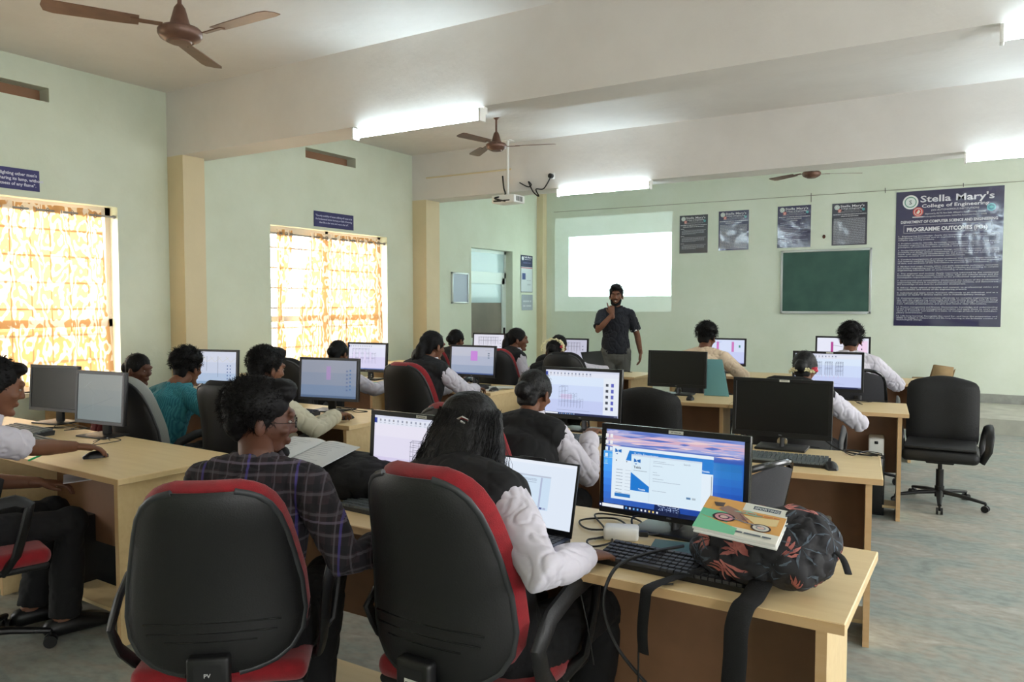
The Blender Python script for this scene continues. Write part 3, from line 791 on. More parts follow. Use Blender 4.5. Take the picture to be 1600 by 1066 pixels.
# ------------------------------------------------------------------ people
M_skin = mat('brown_skin', (112, 74, 54), .5, var=.08, vscale=9, spec=.35)
M_skin2 = mat('dark_brown_skin', (88, 56, 42), .5, var=.08, vscale=9, spec=.35)
M_hair = mat('black_hair', (10, 8, 8), .6, var=.3, vscale=40, spec=.2)
M_hairg = mat('black_hair_glossy', (13, 12, 13), .5, var=.3, vscale=60, spec=.35, bump=.3, bscale=160)
M_whitec = mat('white_school_shirt', (206, 202, 212), .85, var=.05, vscale=5, bump=.7, bscale=9)
M_creamc = mat('cream_shirt', (196, 192, 170), .85, var=.05, vscale=5, bump=.35, bscale=7)
M_peachc = mat('pale_peach_shirt', (222, 200, 172), .85, var=.05, vscale=5, bump=.35, bscale=7)
M_vest = mat('black_waistcoat', (11, 11, 14), .85, bump=.3, bscale=8)
M_maroon = mat('maroon_kurta', (96, 22, 30), .85, bump=.3, bscale=8)
M_navy = mat('navy_polo_shirt', (17, 20, 30), .8, bump=.3, bscale=7)
M_trous = mat('dark_trousers', (13, 13, 16), .85, bump=.2, bscale=9)
M_greytr = mat('grey_trousers', (92, 92, 88), .85, bump=.25, bscale=8)
M_flower = mat('jasmine_flowers', (232, 222, 178), .8)
M_pinkfl = mat('pink_flower', (214, 70, 90), .8)
M_eyew = attr_mat('eye', 0, .2)
# teal striped shirt
m, nt, b, out = nt_new('teal_striped_shirt'); M_teal = m; L = nt.links.new
tc = nt.nodes.new('ShaderNodeTexCoord'); wv = nt.nodes.new('ShaderNodeTexWave'); wv.bands_direction = 'X'; wv.inputs['Scale'].default_value = 26; wv.inputs['Distortion'].default_value = 2
cr = nt.nodes.new('ShaderNodeValToRGB'); cr.color_ramp.elements[0].color = srgb(26, 104, 122); cr.color_ramp.elements[1].color = srgb(58, 138, 146)
L(tc.outputs['Object'], wv.inputs['Vector']); L(wv.outputs['Fac'], cr.inputs['Fac']); L(cr.outputs[0], b.inputs['Base Color']); b.inputs['Roughness'].default_value = .8
# plaid shirt
m, nt, b, out = nt_new('plaid_shirt'); M_plaid = m; L = nt.links.new
tc = nt.nodes.new('ShaderNodeTexCoord'); prev = None
base = nt.nodes.new('ShaderNodeRGB'); base.outputs[0].default_value = srgb(44, 33, 38); prev = base.outputs[0]
def mnode(op, a, b_=None):
    n = nt.nodes.new('ShaderNodeMath'); n.operation = op
    for i, v in enumerate((a, b_)):
        if v is None: continue
        if isinstance(v, (int, float)): n.inputs[i].default_value = v
        else: L(v, n.inputs[i])
    return n.outputs[0]
sep = nt.nodes.new('ShaderNodeSeparateXYZ'); L(tc.outputs['Object'], sep.inputs[0])
for ax, per, wd, off, col, fac in (('X', .05, .36, 0, (22, 20, 26), .8), ('Z', .05, .36, .01, (22, 20, 26), .8), ('X', .05, .10, .025, (96, 90, 98), .5), ('Z', .05, .16, .022, (96, 90, 98), .4), ('X', .15, .05, .06, (74, 64, 140), .6), ('Z', .15, .04, .09, (120, 110, 130), .4)):
    q = mnode('ADD', sep.outputs[ax], 10+off); q = mnode('DIVIDE', q, per); q = mnode('FRACT', q); q = mnode('LESS_THAN', q, wd); q = mnode('MULTIPLY', q, fac)
    mxn = nt.nodes.new('ShaderNodeMix'); mxn.data_type = 'RGBA'; L(q, mxn.inputs[0]); L(prev, mxn.inputs[6]); mxn.inputs[7].default_value = srgb(*col); prev = mxn.outputs[2]
L(prev, b.inputs['Base Color']); b.inputs['Roughness'].default_value = .9

def remesh(mb, voxel, smooth=2, wr=0., wscale=9., seed=0, cut=None):
    me = mb.mesh('tmp', 0)
    ob = bpy.data.objects.new('tmp', me); COL.objects.link(ob)
    md = ob.modifiers.new('r', 'REMESH'); md.mode = 'VOXEL'; md.voxel_size = voxel
    if smooth:
        s = ob.modifiers.new('s', 'SMOOTH'); s.iterations = smooth; s.factor = .5
    dg = bpy.context.evaluated_depsgraph_get()
    out = bpy.data.meshes.new_from_object(ob.evaluated_get(dg))
    bpy.data.objects.remove(ob); bpy.data.meshes.remove(me)
    if wr:
        n = len(out.vertices); co = np.empty(n*3, 'f'); out.vertices.foreach_get('co', co); no = np.empty(n*3, 'f'); out.vertices.foreach_get('normal', no)
        co = co.reshape(-1, 3); no = no.reshape(-1, 3)
        d = np.array([noise.noise(Vector((c[0]*wscale+seed, c[1]*wscale, c[2]*wscale*.8))) for c in co])
        d2 = np.array([noise.noise(Vector((c[0]*wscale*2.6+seed, c[1]*wscale*2.6, c[2]*wscale*1.6+5))) for c in co])
        co += no*(wr*.9+d*wr*.8-np.exp(-(d2/.10)**2)*wr*.75-np.exp(-(d/.07)**2)*wr*.6)[:, None]
        out.vertices.foreach_set('co', co.ravel()); out.update()
    return out

def cat_mesh(name, meshes, m):
    V = []; F = []
    for me in meshes:
        o = len(V); V += [tuple(v.co) for v in me.vertices]; F += [tuple(i+o for i in p.vertices) for p in me.polygons]
        bpy.data.meshes.remove(me)
    me = bpy.data.meshes.new(name); me.from_pydata(V, [], F); me.shade_smooth(); me.materials.append(m)
    return me

def hand_mesh(b, W, fdir, nrm, side, curl=.5, s=1., point=False):
    """W wrist, fdir direction of the fingers, nrm back of the hand, side +1 when the thumb is on the +x side of the hand frame"""
    y = Vector(fdir).normalized(); z = Vector(nrm); z = (z-y*z.dot(y)).normalized(); x = y.cross(z)*side
    M = Matrix(((x.x, y.x, z.x, W[0]), (x.y, y.y, z.y, W[1]), (x.z, y.z, z.z, W[2]), (0, 0, 0, 1))) @ Matrix.Scale(s, 4)
    b.tube([(0, -.035, 0), (0, 0, 0), (.001, .03, 0), (.002, .065, 0), (.002, .088, -.002)], [(.026, .02), (.028, .018), (.036, .0165), (.041, .0145), (.038, .011)], 14, M, up=(0, 0, 1), dome=True)
    for i, (bx, ln, fan) in enumerate(((.031, .072, .12), (.011, .080, .03), (-.010, .074, -.07), (-.029, .058, -.18))):
        a = 0; p = Vector((bx, .084-abs(bx)*.15, 0)); P = [p.copy()-Vector((0, .015, 0)), p.copy()]
        c = curl if not (point and i == 0) else .05
        if point and i > 0: c = 1.15
        for k, f in enumerate((.45, .3, .25)):
            a += c*(.75 if k == 0 else 1.)
            p = p+Vector((math.sin(fan)*math.cos(a), math.cos(fan)*math.cos(a), -math.sin(a)))*ln*f; P.append(p.copy())
        b.tube(P, [.0092, .0095, .0088, .0082, .0068], 10, M, dome=True)
    b.tube([(.012, .012, -.004), (.034, .034, -.010), (.050, .058, -.016), (.056, .084, -.02)], [.013, .0125, .0105, .0085], 10, M, dome=True)

def ik(S, W, l1, l2, pole):
    S, W, pole = Vector(S), Vector(W), Vector(pole); d = W-S; D = d.length
    if D > (l1+l2)*.995: W = S+d.normalized()*(l1+l2)*.995; d = W-S; D = d.length
    a = (l1*l1-l2*l2+D*D)/(2*D); h = math.sqrt(max(0, l1*l1-a*a)); n = d.normalized()
    p = (pole-n*pole.dot(n)).normalized()
    return S+n*a+p*h, W

def person(label, loc, rz, sit=True, lean=.12, side=0., turn=(0, 0, 0), HL=None, HR=None, cloth=None, arms='cloth', vest=None, trousers=None, hair='short', skin=None,
           s=1., female=False, voxel=.008, sleeve='long', poleL=None, poleR=None, seed=1, seat=.46, collar=True, fdirL=None, fdirR=None, point=None, extras=None, twist=0., backx=0., hand_nL=(0, 0, 1), hand_nR=(0, 0, 1), curl=.5, face=False, hairmat=None, knee=.30, collarmat=None, nf=0.):
    t = thing('person', label, 'person', loc, rz)
    skin = skin or M_skin; rnd = random.Random(seed); cloth = cloth or M_whitec; trousers = trousers or M_trous
    sw = (.160 if female else .180 if sit else .168)*s; fm = .88 if female else 1.
    z0 = (seat+.07) if sit else .93*s
    tl = (.455 if female else .485)*s if sit else .495*s
    def sp(v): # point on spine, v from 0 pelvis to 1 neck base
        a = lean*v; return Vector((side*v*v*.25+backx, (-.02 if sit else 0)+math.sin(lean)*tl*v*abs(v)**.35+(-.02*math.sin(v*PI)), z0+tl*v*math.cos(lean*.6)))
    Zr = Matrix.Rotation(twist, 3, 'Z')
    nb = sp(1.); hc = nb+Vector((side*.12, math.sin(lean)*.08*s+.035*s+(.045+nf if sit else 0), (.165-(.035+nf*.5 if sit else 0))*s))
    Hm = Matrix.Translation(hc) @ Euler((turn[1], turn[2], turn[0]), 'ZXY' if 0 else 'XYZ').to_matrix().to_4x4()
    Hm = Matrix.Translation(hc) @ (Matrix.Rotation(turn[0], 4, 'Z') @ Matrix.Rotation(turn[1], 4, 'X') @ Matrix.Rotation(turn[2], 4, 'Y')) @ Matrix.Scale(s*(.96 if female else 1.), 4)
    SL = sp(.93)+Zr @ Vector((-sw, 0, -.015)); SR = sp(.93)+Zr @ Vector((sw, 0, -.015))
    l1, l2 = .285*s, .255*s
    HL = Vector(HL) if HL else Vector((-.17, .25, seat+.12)); HR = Vector(HR) if HR else Vector((.17, .25, seat+.12))
    EL, WL = ik(SL, HL, l1, l2, poleL or (-.55, -.25, -1)); ER, WR = ik(SR, HR, l1, l2, poleR or (.55, -.25, -1))
    hip = [Vector((q*.085*s+backx, 0, z0-.03)) for q in (-1, 1)]
    if sit:
        kn = [Vector((q*(.13+.02*rnd.random())+backx, .43*s, seat+.06)) for q in (-1, 1)]; an = [Vector((q*.12+backx, .43*s-.02-.12*rnd.random()+(.1 if knee < .3 else 0), .09)) for q in (-1, 1)]
    else:
        kn = [Vector((q*.095, .02, .50*s)) for q in (-1, 1)]; an = [Vector((q*.11, -.01, .08)) for q in (-1, 1)]
    # ---- body
    b = MB()
    b.tube([sp(0)+Vector((0, 0, -.05)), sp(.12), sp(.38), sp(.62), sp(.84), sp(.98)], [(.150*s*fm, .105*s), (.150*s*fm, .105*s), (.128*s*fm, .098*s), (.150*s*fm, .108*s), (.155*s*fm, .10*s), (.07*s, .06*s)], 20, up=(0, 1, 0), dome=True)
    b.tube([SL, sp(.95), SR], [(.052*s, .055*s), (.075*s, .07*s), (.052*s, .055*s)], 14, up=(0, 1, 0), dome=True)
    b.tube([sp(.9), nb+Vector((0, .0, .03)), Hm @ Vector((0, -.02, -.05))], [.062*s*fm, .056*s*fm, .054*s*fm], 16, dome=True)
    for S_, E_, W_ in ((SL, EL, WL), (SR, ER, WR)):
        b.tube([S_, S_.lerp(E_, .5), E_, E_.lerp(W_, .35), W_], [.050*s*fm, .044*s*fm, .038*s*fm, .038*s*fm, .026*s*fm], 14, dome=True)
    for q in (0, 1):
        b.tube([hip[q], hip[q].lerp(kn[q], .5), kn[q], kn[q].lerp(an[q], .35), an[q]], [.085*s, .073*s, .056*s, .054*s, .038*s], 14, dome=True)
        b.tube([an[q]+Vector((0, -.03, -.03)), an[q]+Vector((0, .06, -.045)), an[q]+Vector((0, .16, -.06))], [(.036, .035), (.042, .03), (.036, .02)], 12, dome=True)
    hb = MB(); hb.m = Hm
    hb.ell((0, -.012, .035), (.074, .094, .085), 20, 12)
    hb.ell((0, .018, -.005), (.066, .076, .080), 18, 12)
    hb.tube([(0, .02, -.035), (0, .042, -.085)], [(.056, .058), (.036, .036)], 18, up=(0, 1, 0), dome=True)
    hb.ell((0, .074, -.098), (.022, .018, .018), 12, 8)
    hb.ell((0, .082, .034), (.052, .018, .016), 14, 8)
    hb.tube([(0, .086, .022), (0, .096, -.005), (0, .102, -.020)], [.009, .010, .0115], 10, dome=True)
    hb.ell((0, .092, -.025), (.017, .011, .008), 12, 8)
    hb.ell((0, .083, -.053), (.024, .014, .006), 12, 8); hb.ell((0, .082, -.064), (.020, .013, .006), 12, 8)
    for q in (-1, 1):
        hb.ell((q*.040, .062, -.018), (.022, .022, .018), 12, 8)
        hb.ell((q*.078, -.010, -.008), (.009, .020, .032), 12, 8, rot=Matrix.Rotation(q*.3, 3, 'Z'))
    b2 = MB(); hd = MB()
    fL = Vector(fdirL) if fdirL else (WL-EL).normalized()*.6+Vector((0, .5, -.1)); fR = Vector(fdirR) if fdirR else (WR-ER).normalized()*.6+Vector((0, .5, -.1))
    hand_mesh(hd, WL, fL, hand_nL, 1, curl, s*(.92 if female else 1), point == 'L'); hand_mesh(hd, WR, fR, hand_nR, -1, curl, s*(.92 if female else 1), point == 'R')
    me = [remesh(b, voxel*1.1, 3), remesh(hb, .0045 if face else voxel*.8, 2), remesh(hd, min(.0042, voxel*.6), 1)]
    link('body', cat_mesh('body', me, skin), t)
    # ---- eyes
    for q in (-1, 1):
        eb = MB(); eb.m = Hm
        eb.ell((q*.031, .0815, .010), (.0120, .0070, .0048), 12, 8, col=srgb(150, 142, 134)); eb.ell((q*.031, .0870, .010), (.0052, .0028, .0046), 10, 6, col=srgb(22, 14, 10))
        eb.build('eye', M_eyew, t, 60)
    # ---- shirt
    g = .013
    c = MB(); hem = -.10 if not sit else -.02
    c.tube([sp(hem), sp(.12), sp(.38), sp(.62), sp(.84), sp(.97)], [(.158*s*fm+g, .112*s+g), (.155*s*fm+g, .112*s+g), (.140*s*fm+g, .105*s+g), (.155*s*fm+g, .113*s+g), (.155*s*fm+g, .105*s+g), (.082*s, .075*s)], 22, up=(0, 1, 0))
    c.tube([SL, sp(.95), SR], [(.060*s, .060*s), (.083*s, .078*s), (.060*s, .060*s)], 14, up=(0, 1, 0), dome=True)
    sl = MB()
    for S_, E_, W_ in ((SL, EL, WL), (SR, ER, WR)):
        if sleeve == 'long':
            F = E_.lerp(W_, .93)
            sl.tube([S_, S_.lerp(E_, .5), E_, E_.lerp(F, .5), F], [.064*s, .060*s, .056*s, .050*s, .040*s], 16, dome=False)
            sl.tube([E_.lerp(W_, .84), E_.lerp(W_, .97)], [.040*s, .038*s], 16)
        else:
            sl.tube([S_, S_.lerp(E_, .45), S_.lerp(E_, .78)], [.062*s, .064*s, .062*s], 16)
    both = MB(); both.v = c.v+sl.v; both.f = c.f+[tuple(i+len(c.v) for i in f) for f in sl.f]; both.c = [None]*len(both.f)
    sh = link('shirt', cat_mesh('shirt', [remesh(both, voxel*.85, 2, .0055 if voxel < .007 else .009, 8, seed)], cloth), t)
    if collar:
        k = MB(); up = (Hm @ Vector((0, -.02, -.05))-nb).normalized(); cc = nb+up*(.030 if vest else .014)
        ring = lambda r, h: [cc+up*h+Vector((math.cos(a)*r*1.05, math.sin(a)*r+(.012 if math.sin(a) > 0 else 0), (-.035 if math.sin(a) > .3 else 0)*math.sin(a))) for a in [2*PI*i/24 for i in range(24)]]
        k.loft([ring(.078*s*fm, -.012), ring(.070*s*fm, .040), ring(.075*s*fm, .042), ring(.094*s*fm, -.008)], cap=False, closed=True)
        k.build('collar', collarmat or cloth, sh, 60)
    if vest:
        v = MB(); g2 = .041
        v.tube([sp(-.04), sp(.12), sp(.38), sp(.62), sp(.80), sp(.90)], [(.158*s*fm+g2, .112*s+g2), (.155*s*fm+g2, .112*s+g2), (.140*s*fm+g2, .105*s+g2), (.166*s*fm+g2, .116*s+g2), (.160*s*fm+g2, .114*s+g2), (.135*s, .108*s)], 22, up=(0, 1, 0))
        a1, a2 = SL.lerp(sp(.95), .12), SR.lerp(sp(.95), .12)
        v.tube([a1, sp(.955), a2], [(.082*s, .092*s), (.098*s, .106*s), (.082*s, .092*s)], 14, up=(0, 1, 0), dome=True)
        link('waistcoat', cat_mesh('waistcoat', [remesh(v, voxel, 3, .004, 7, seed+3)], vest), t)
    # ---- trousers
    tr = MB(); g = .012
    for q in (0, 1):
        tr.tube([hip[q]+Vector((0, -.01, 0)), hip[q].lerp(kn[q], .5), kn[q], kn[q].lerp(an[q], .5), an[q]], [.105*s, .088*s, .074*s, .068*s, .062*s], 16, dome=False)
        tr.ell(tuple(kn[q]), (.074*s, .074*s, .074*s))
        tr.ell(tuple(hip[q]), (.105*s, .105*s, .10*s))
    tr.tube([sp(-.14), sp(.03)], [(.160*s*fm, .118*s), (.158*s*fm, .118*s)], 18, up=(0, 1, 0), dome=True)
    link('trousers', cat_mesh('trousers', [remesh(tr, voxel*1.3, 3, .006, 8, seed+9)], trousers), t)
    for q in (0, 1):
        sho = MB(); a = an[q]
        sho.tube([a+Vector((0, -.05, -.045)), a+Vector((0, .03, -.042)), a+Vector((0, .12, -.055)), a+Vector((0, .19, -.066))], [(.042, .042), (.046, .044), (.048, .032), (.038, .020)], 14, dome=True)
        sho.build('shoe', M_blackp, t, 60)
    # ---- hair
    hm = hairmat or M_hair
    h = MB(); h.m = Hm
    fz = []
    def fuzz(n, c0, r0, ln, curl_, th=.0018, zmin=-.05, frontcut=.55, sd=0):
        k = random.Random(seed*7+sd)
        for _ in range(n):
            u = Vector((k.gauss(0, 1), k.gauss(0, 1), k.gauss(0, 1))).normalized()
            p = Vector((c0[0]+u.x*r0[0], c0[1]+u.y*r0[1], c0[2]+u.z*r0[2]))
            if p.z < zmin or (u.y > frontcut and p.z < .085): continue
            q = p+u*ln*.5+Vector((k.uniform(-1, 1), k.uniform(-1, 1), k.uniform(-1, 1)))*curl_
            w_ = p+u*ln*.7+Vector((k.uniform(-1, 1), k.uniform(-1, 1), k.uniform(-1.3, .7)))*curl_*1.6
            fz.append([p-u*.004, q, w_, th])
    if hair in ('short', 'curly', 'wavy', 'quiff'):
        h.ell((0, -.022, .052), (.083, .096, .086), 20, 12)
        h.tube([(0, -.062, .02), (0, -.070, -.045)], [(.066, .035), (.054, .024)], 16, up=(0, 1, 0), dome=True)
        for q in (-1, 1): h.ell((q*.068, -.015, .02), (.014, .040, .045), 12, 8)
        h.ell((0, .055, .098), (.060, .040, .028), 14, 8)
        if hair == 'curly':
            k = random.Random(seed)
            for _ in range(90):
                u = Vector((k.gauss(0, 1), k.gauss(0, 1), abs(k.gauss(0, .9))+.1)).normalized()
                if u.y > .8 and u.z < .5: continue
                r = k.uniform(.016, .028); h.ell((u.x*.082, -.022+u.y*.094, .06+u.z*.082), (r, r, r), 8, 6)
            fuzz(900, (0, -.022, .06), (.098, .110, .100), .014, .012, .0015, .0)
        elif hair == 'wavy':
            h.ell((0, -.030, .060), (.093, .106, .090), 20, 12); h.ell((0, -.085, .012), (.074, .042, .070), 16, 10); h.ell((0, .045, .118), (.062, .052, .028), 14, 8)
            fuzz(3000, (0, -.034, .052), (.094, .112, .100), .007, .007, .0008, -.055)
        elif hair == 'quiff':
            h.ell((0, .05, .125), (.058, .045, .028), 14, 8); h.ell((.015, .075, .115), (.045, .03, .022), 12, 8)
            fuzz(700, (0, -.02, .07), (.082, .1, .085), .010, .005, .0014, -.02)
        else:
            fuzz(500, (0, -.022, .052), (.083, .097, .088), .012, .006, .0016, -.04)
    else:
        h.ell((0, -.022, .046), (.082, .100, .086), 20, 12)
        h.tube([(0, -.062, .02), (0, -.070, -.05)], [(.070, .040), (.056, .03)], 16, up=(0, 1, 0), dome=True)
        for q in (-1, 1): h.ell((q*.066, .0, .03), (.016, .050, .046), 12, 8)
        if hair == 'bun':
            h.ell((0, -.125, .0), (.045, .038, .045), 14, 10)
        if hair == 'pony':
            h.ell((0, -.118, .045), (.028, .028, .028), 12, 8)
            h.tube([(0, -.105, .030), (0, -.135, -.02), (.004, -.135, -.09), (.0, -.125, -.17), (.0, -.115, -.24)], [.026, .038, .040, .030, .010], 12, dome=True)
            for i in range(60):
                k = random.Random(seed*100+i); x = k.uniform(-.03, .03); fz.append([Vector((x*.5, -.13, .0)), Vector((x*1.5, -.155-k.random()*.02, -.10)), Vector((x*1.8, -.13-k.random()*.03, -.22-.08*k.random())), .0014])
        if hair == 'long':
            h.tube([(0, -.05, .05), (0, -.095, -.04), (.0, -.140, -.13), (.005, -.180, -.22), (.01, -.20, -.31)], [(.092, .080), (.112, .070), (.128, .062), (.118, .045), (.09, .025)], 20, up=(0, 1, 0), dome=True)
            for q in (-1, 1): h.tube([(q*.07, .0, .05), (q*.085, -.005, -.04), (q*.098, -.02, -.14), (q*.095, -.05, -.24)], [.028, .030, .028, .014], 12, dome=True)
            k = random.Random(seed)
            for i in range(1500):
                a = k.uniform(-PI*.95, -.05*PI); a = k.uniform(-1.75, 1.75)
                sx, cy = math.sin(a), -math.cos(a); P = []
                zz = k.uniform(-.0, .08); R0 = .088
                zc = zz
                R0 = .094; x, y = sx*R0, -.03+cy*.098
                zend = k.uniform(-.38, -.18); ph = k.uniform(0, 6); n = 9; am = k.uniform(.003, .012)
                for j in range(n):
                    v = j/(n-1); z_ = zz+(zend-zz)*v; grow = 1+.48*math.sin(min(1, v*1.3)*PI/2)
                    if v > .8: grow -= (v-.8)*.6
                    P.append(Vector((sx*R0*grow*1.02+am*math.sin(ph+v*16), -.03-.135*v+cy*.098*(1-.35*v)+am*math.cos(ph+v*16), z_)))
                fz.append(P+[k.choice([.0007, .0009, .0012])])
            for i in range(320):
                ph = k.uniform(0, 6); x = k.uniform(.09, .125)*k.choice((1, 1, 1, -1)); y = k.uniform(-.09, .02); z_ = k.uniform(-.02, -.16)
                fz.append([Vector((x*.8, y, z_+.06)), Vector((x, y, z_)), Vector((x+.02*math.sin(ph), y+.02*math.cos(ph), z_-.04)), Vector((x*1.12, y+.01*math.sin(ph*2), z_-.08)), Vector((x*1.02, y+.01, z_-.12)), .0006])
        if hair != 'long': fuzz(260, (0, -.022, .046), (.083, .101, .087), .006, .006, .001, -.04, .75)
    hme = remesh(h, .006 if voxel < .008 else .009, 2, .003, 22, seed)
    fb = MB(); fb.m = Hm
    for st in fz:
        P = st[:-1]; th = st[-1]
        fb.tube(P, [th]*(len(P)-1)+[th*.4], 4 if len(P) < 5 else 3, cap=False)
    fme = fb.mesh('fz', 0)
    hob = link('hair', cat_mesh('hair', [hme, fme] if fz else [hme], hm), t)
    if extras: extras(t, Hm, s, rnd, dict(nb=nb, sp=sp, WL=WL, WR=WR, EL=EL, ER=ER, SL=SL, SR=SR, hair=hob))
    return t

def garland(pts_fn, pink=None, n=70, r=.009):
    def f(t, Hm, s, rnd, J):
        b = MB(); b.m = Hm
        for i in range(n):
            p = Vector(pts_fn(i/(n-1)))+Vector((rnd.uniform(-1, 1), rnd.uniform(-1, 1), rnd.uniform(-1, 1)))*.010
            q = rnd.uniform(.6, 1.1)*r; b.ell(tuple(p), (q, q*.8, q), 6, 4)
        b.build('flower_garland', M_flower, t, 60)
        if pink:
            b = MB(); b.m = Hm
            for i in range(14):
                p = Vector(pink)+Vector((rnd.uniform(-1, 1), rnd.uniform(-1, 1), rnd.uniform(-1, 1)))*.014; b.ell(tuple(p), (.011, .009, .011), 6, 4)
            b.build('flower', M_pinkfl, t, 60)
    return f
# ------------------------------------------------------------------ desks in place (near right corner, angle)
def row(xr, yr, rz, labels, full_end=False):
    for k, l in enumerate(labels):
        desk_r(xr-1.203*k*math.cos(rz), yr-1.203*k*math.sin(rz), rz, l, full_end and k == 0)
row(-.27, 1.92, .0, ['pale wood desk in the nearest row, holding the floral backpack at its right end', 'pale wood desk in the nearest row under the notebook and black backpack'])
row(-.37, 3.62, .13, ['pale wood desk in the second row under the big switched-off monitor', 'pale wood desk in the second row in front of the girl with the watch'])
row(-.45, 5.87, .11, ['pale wood desk in the third row at the right, beside the black executive chair', 'pale wood desk in the third row under the switched-off monitor left of it'])
row(-.56, 8.12, .08, ['pale wood desk before the chalkboard where the curly-haired man in white sits', 'pale wood desk under the projection wall where the man in peach works'])
row(-3.15, 1.90, -.03, ['wide pale desk with bare right end panel beside the man in plaid', 'pale desk by the first window under the grey lit monitor', 'pale desk against the window wall at the left edge of the photo'], True)
row(-3.33, 3.49, .0, ['pale desk of the man in the cream shirt, left block second row', 'pale desk of the man in teal near the wall pier', 'pale desk in the corner under the wall between the windows'], True)
row(-4.78, 5.34, .0, ['pale desk with green folder in front of the second window', 'pale desk against the wall under the second window'], False)
row(-3.56, 5.42, .0, ['pale desk of the ponytailed student, covered with loose papers'], True)
row(-3.08, 7.36, .0, ['front desk with pale lit end panel beside the standing man', 'front desk of the girl in black waistcoat near the door', 'front desk nearest to the door'], True)

# ------------------------------------------------------------------ chairs in place
chair('red', -1.99, 1.56, .70, 'black shell task chair with red cushion behind the man in plaid')
chair('red', -1.255, 1.86, .0, 'black shell task chair with red cushion behind the long-haired girl, tag on its back')
chair('red', -3.62, 1.52, -.25, 'dark task chair under the man in white at the left edge')
chair('red', -2.03, 3.02, .15, 'task chair with red rim behind the girl wearing a watch')
chair('exec', -.29, 6.55, PI+.02, 'empty black leather executive chair on the open floor at the right')
chair('exec', -1.84, 4.78, .1, 'empty black leather chair tucked behind the second row of desks')
chair('mesh', -.97, 3.07, 1.2, 'empty grey mesh-backed chair seen edge-on behind the blue desktop monitor')
chair('black', -1.05, 5.10, .1, 'black chair of the girl with white flowers in her hair')
chair('grey', -4.43, 3.00, -.02, 'pale grey backed chair behind the man in teal')
chair('black', -3.72, 3.12, .1, 'black chair under the man in the cream shirt')
chair('black', -4.95, 4.62, .25, 'black chair of the student before the second window')
chair('red', -3.72, 4.74, .05, 'dark task chair behind the ponytailed student')
chair('red', -4.2, 6.62, .25, 'empty task chair with red rim right of the purple-block monitor')
chair('red', -4.95, 6.55, .2, 'dark red-rimmed chair at the front row nearest the door')
chair('black', -3.32, 6.45, .15, 'dark green-black chair behind the girl with the flower garland')
chair('mesh', -2.25, 7.18, .1, 'mesh chair of the man in peach')
chair('mesh', -.92, 7.05, .1, 'mesh chair of the curly-haired man in white')

# ------------------------------------------------------------------ monitors in place
PALE = [(222, 226, 246)]; SKYB = [(196, 206, 244), (206, 220, 250), (218, 232, 252)]
monitor(-.865, 2.37, -.03, 'black monitor showing a blue sea desktop with installer windows', scr_desktop, [(40, 100, 190)], 5, w=.505, h=.30, zb=.045, stick=True)
monitor(-1.80, 2.24, .0, 'monitor showing a grid elevation, left of the long-haired girl', scr_grid, [(214, 206, 236), (226, 222, 242), (232, 228, 244)], 6, w=.47, h=.28, zb=.06, stick=True)
monitor(-2.03, 4.05, .02, 'monitor showing a stepped tower frame, in front of the girl with the watch', scr_tower, SKYB, 7, zb=.07)
monitor(-.90, 4.08, .05, 'large switched-off black monitor in the second row', scr_off, [(20, 20, 20)], 8, w=.49, h=.30, zb=.065, stick=True)
monitor(-2.18, 6.10, .06, 'switched-off black monitor in the third row, left of the teal file', scr_off, [(20, 20, 20)], 9, w=.49, h=.30)
monitor(-1.05, 6.30, .08, 'monitor showing rows of portal frames beside the girl with white flowers', scr_frames, SKYB, 10, zb=.08, stick=True)
monitor(-2.44, 8.32, .05, 'monitor with two magenta columns in front of the man in peach', scr_cols, [(200, 208, 246), (214, 224, 250)], 11, w=.46, h=.30, zb=.08)
monitor(-1.27, 8.45, .05, 'monitor half hidden by the curly-haired man, showing a magenta bar', scr_beam, [(232, 234, 250)], 12, w=.52, h=.31, zb=.11)
monitor(-3.92, 3.90, .18, 'grey-blue monitor with a thin purple block, before the man in cream', scr_purple_thin, [(120, 138, 166), (136, 146, 166), (146, 152, 168)], 13, w=.49, h=.30, zb=.075, style='silver')
monitor(-5.38, 4.05, .30, 'monitor showing roof trusses on the wall pier side, left of the cream shirt', scr_roof, [(168, 188, 216), (192, 202, 224), (204, 210, 228)], 14, w=.49, h=.30, zb=.08, style='silver')
monitor(-5.22, 5.72, .12, 'monitor with a lattice drawing in front of the second window', scr_wide, [(212, 208, 240), (222, 224, 246)], 15, w=.47, h=.29, zb=.08)
monitor(-4.00, 5.78, .04, 'monitor with a solid purple rectangle before the ponytailed student', scr_purple, [(150, 164, 190), (172, 180, 202), (186, 190, 206)], 16, w=.49, h=.29, zb=.085)
monitor(-5.12, 7.75, .1, 'monitor near the door showing thin line drawing', scr_trees, [(222, 222, 236)], 17, w=.44, h=.27, zb=.13)
monitor(-4.02, 7.72, .1, 'monitor with tree-like column drawing beside the standing man', scr_trees, [(196, 196, 216)], 18, w=.46, h=.28, zb=.085)
monitor(-5.0, 2.60, .16, 'switched-off dark grey monitor nearest the first window', scr_off, [(20, 20, 20)], 19, w=.43, h=.29, zb=.075, style='silver')
monitor(-4.27, 2.47, .10, 'grey monitor with painted glare and faint lines, beside the switched-off one', scr_lines, [(98, 110, 112), (106, 114, 114), (112, 118, 116)], 20, w=.41, h=.30, zb=.07, style='silver')  # grey glare is put into the glowing screen colours

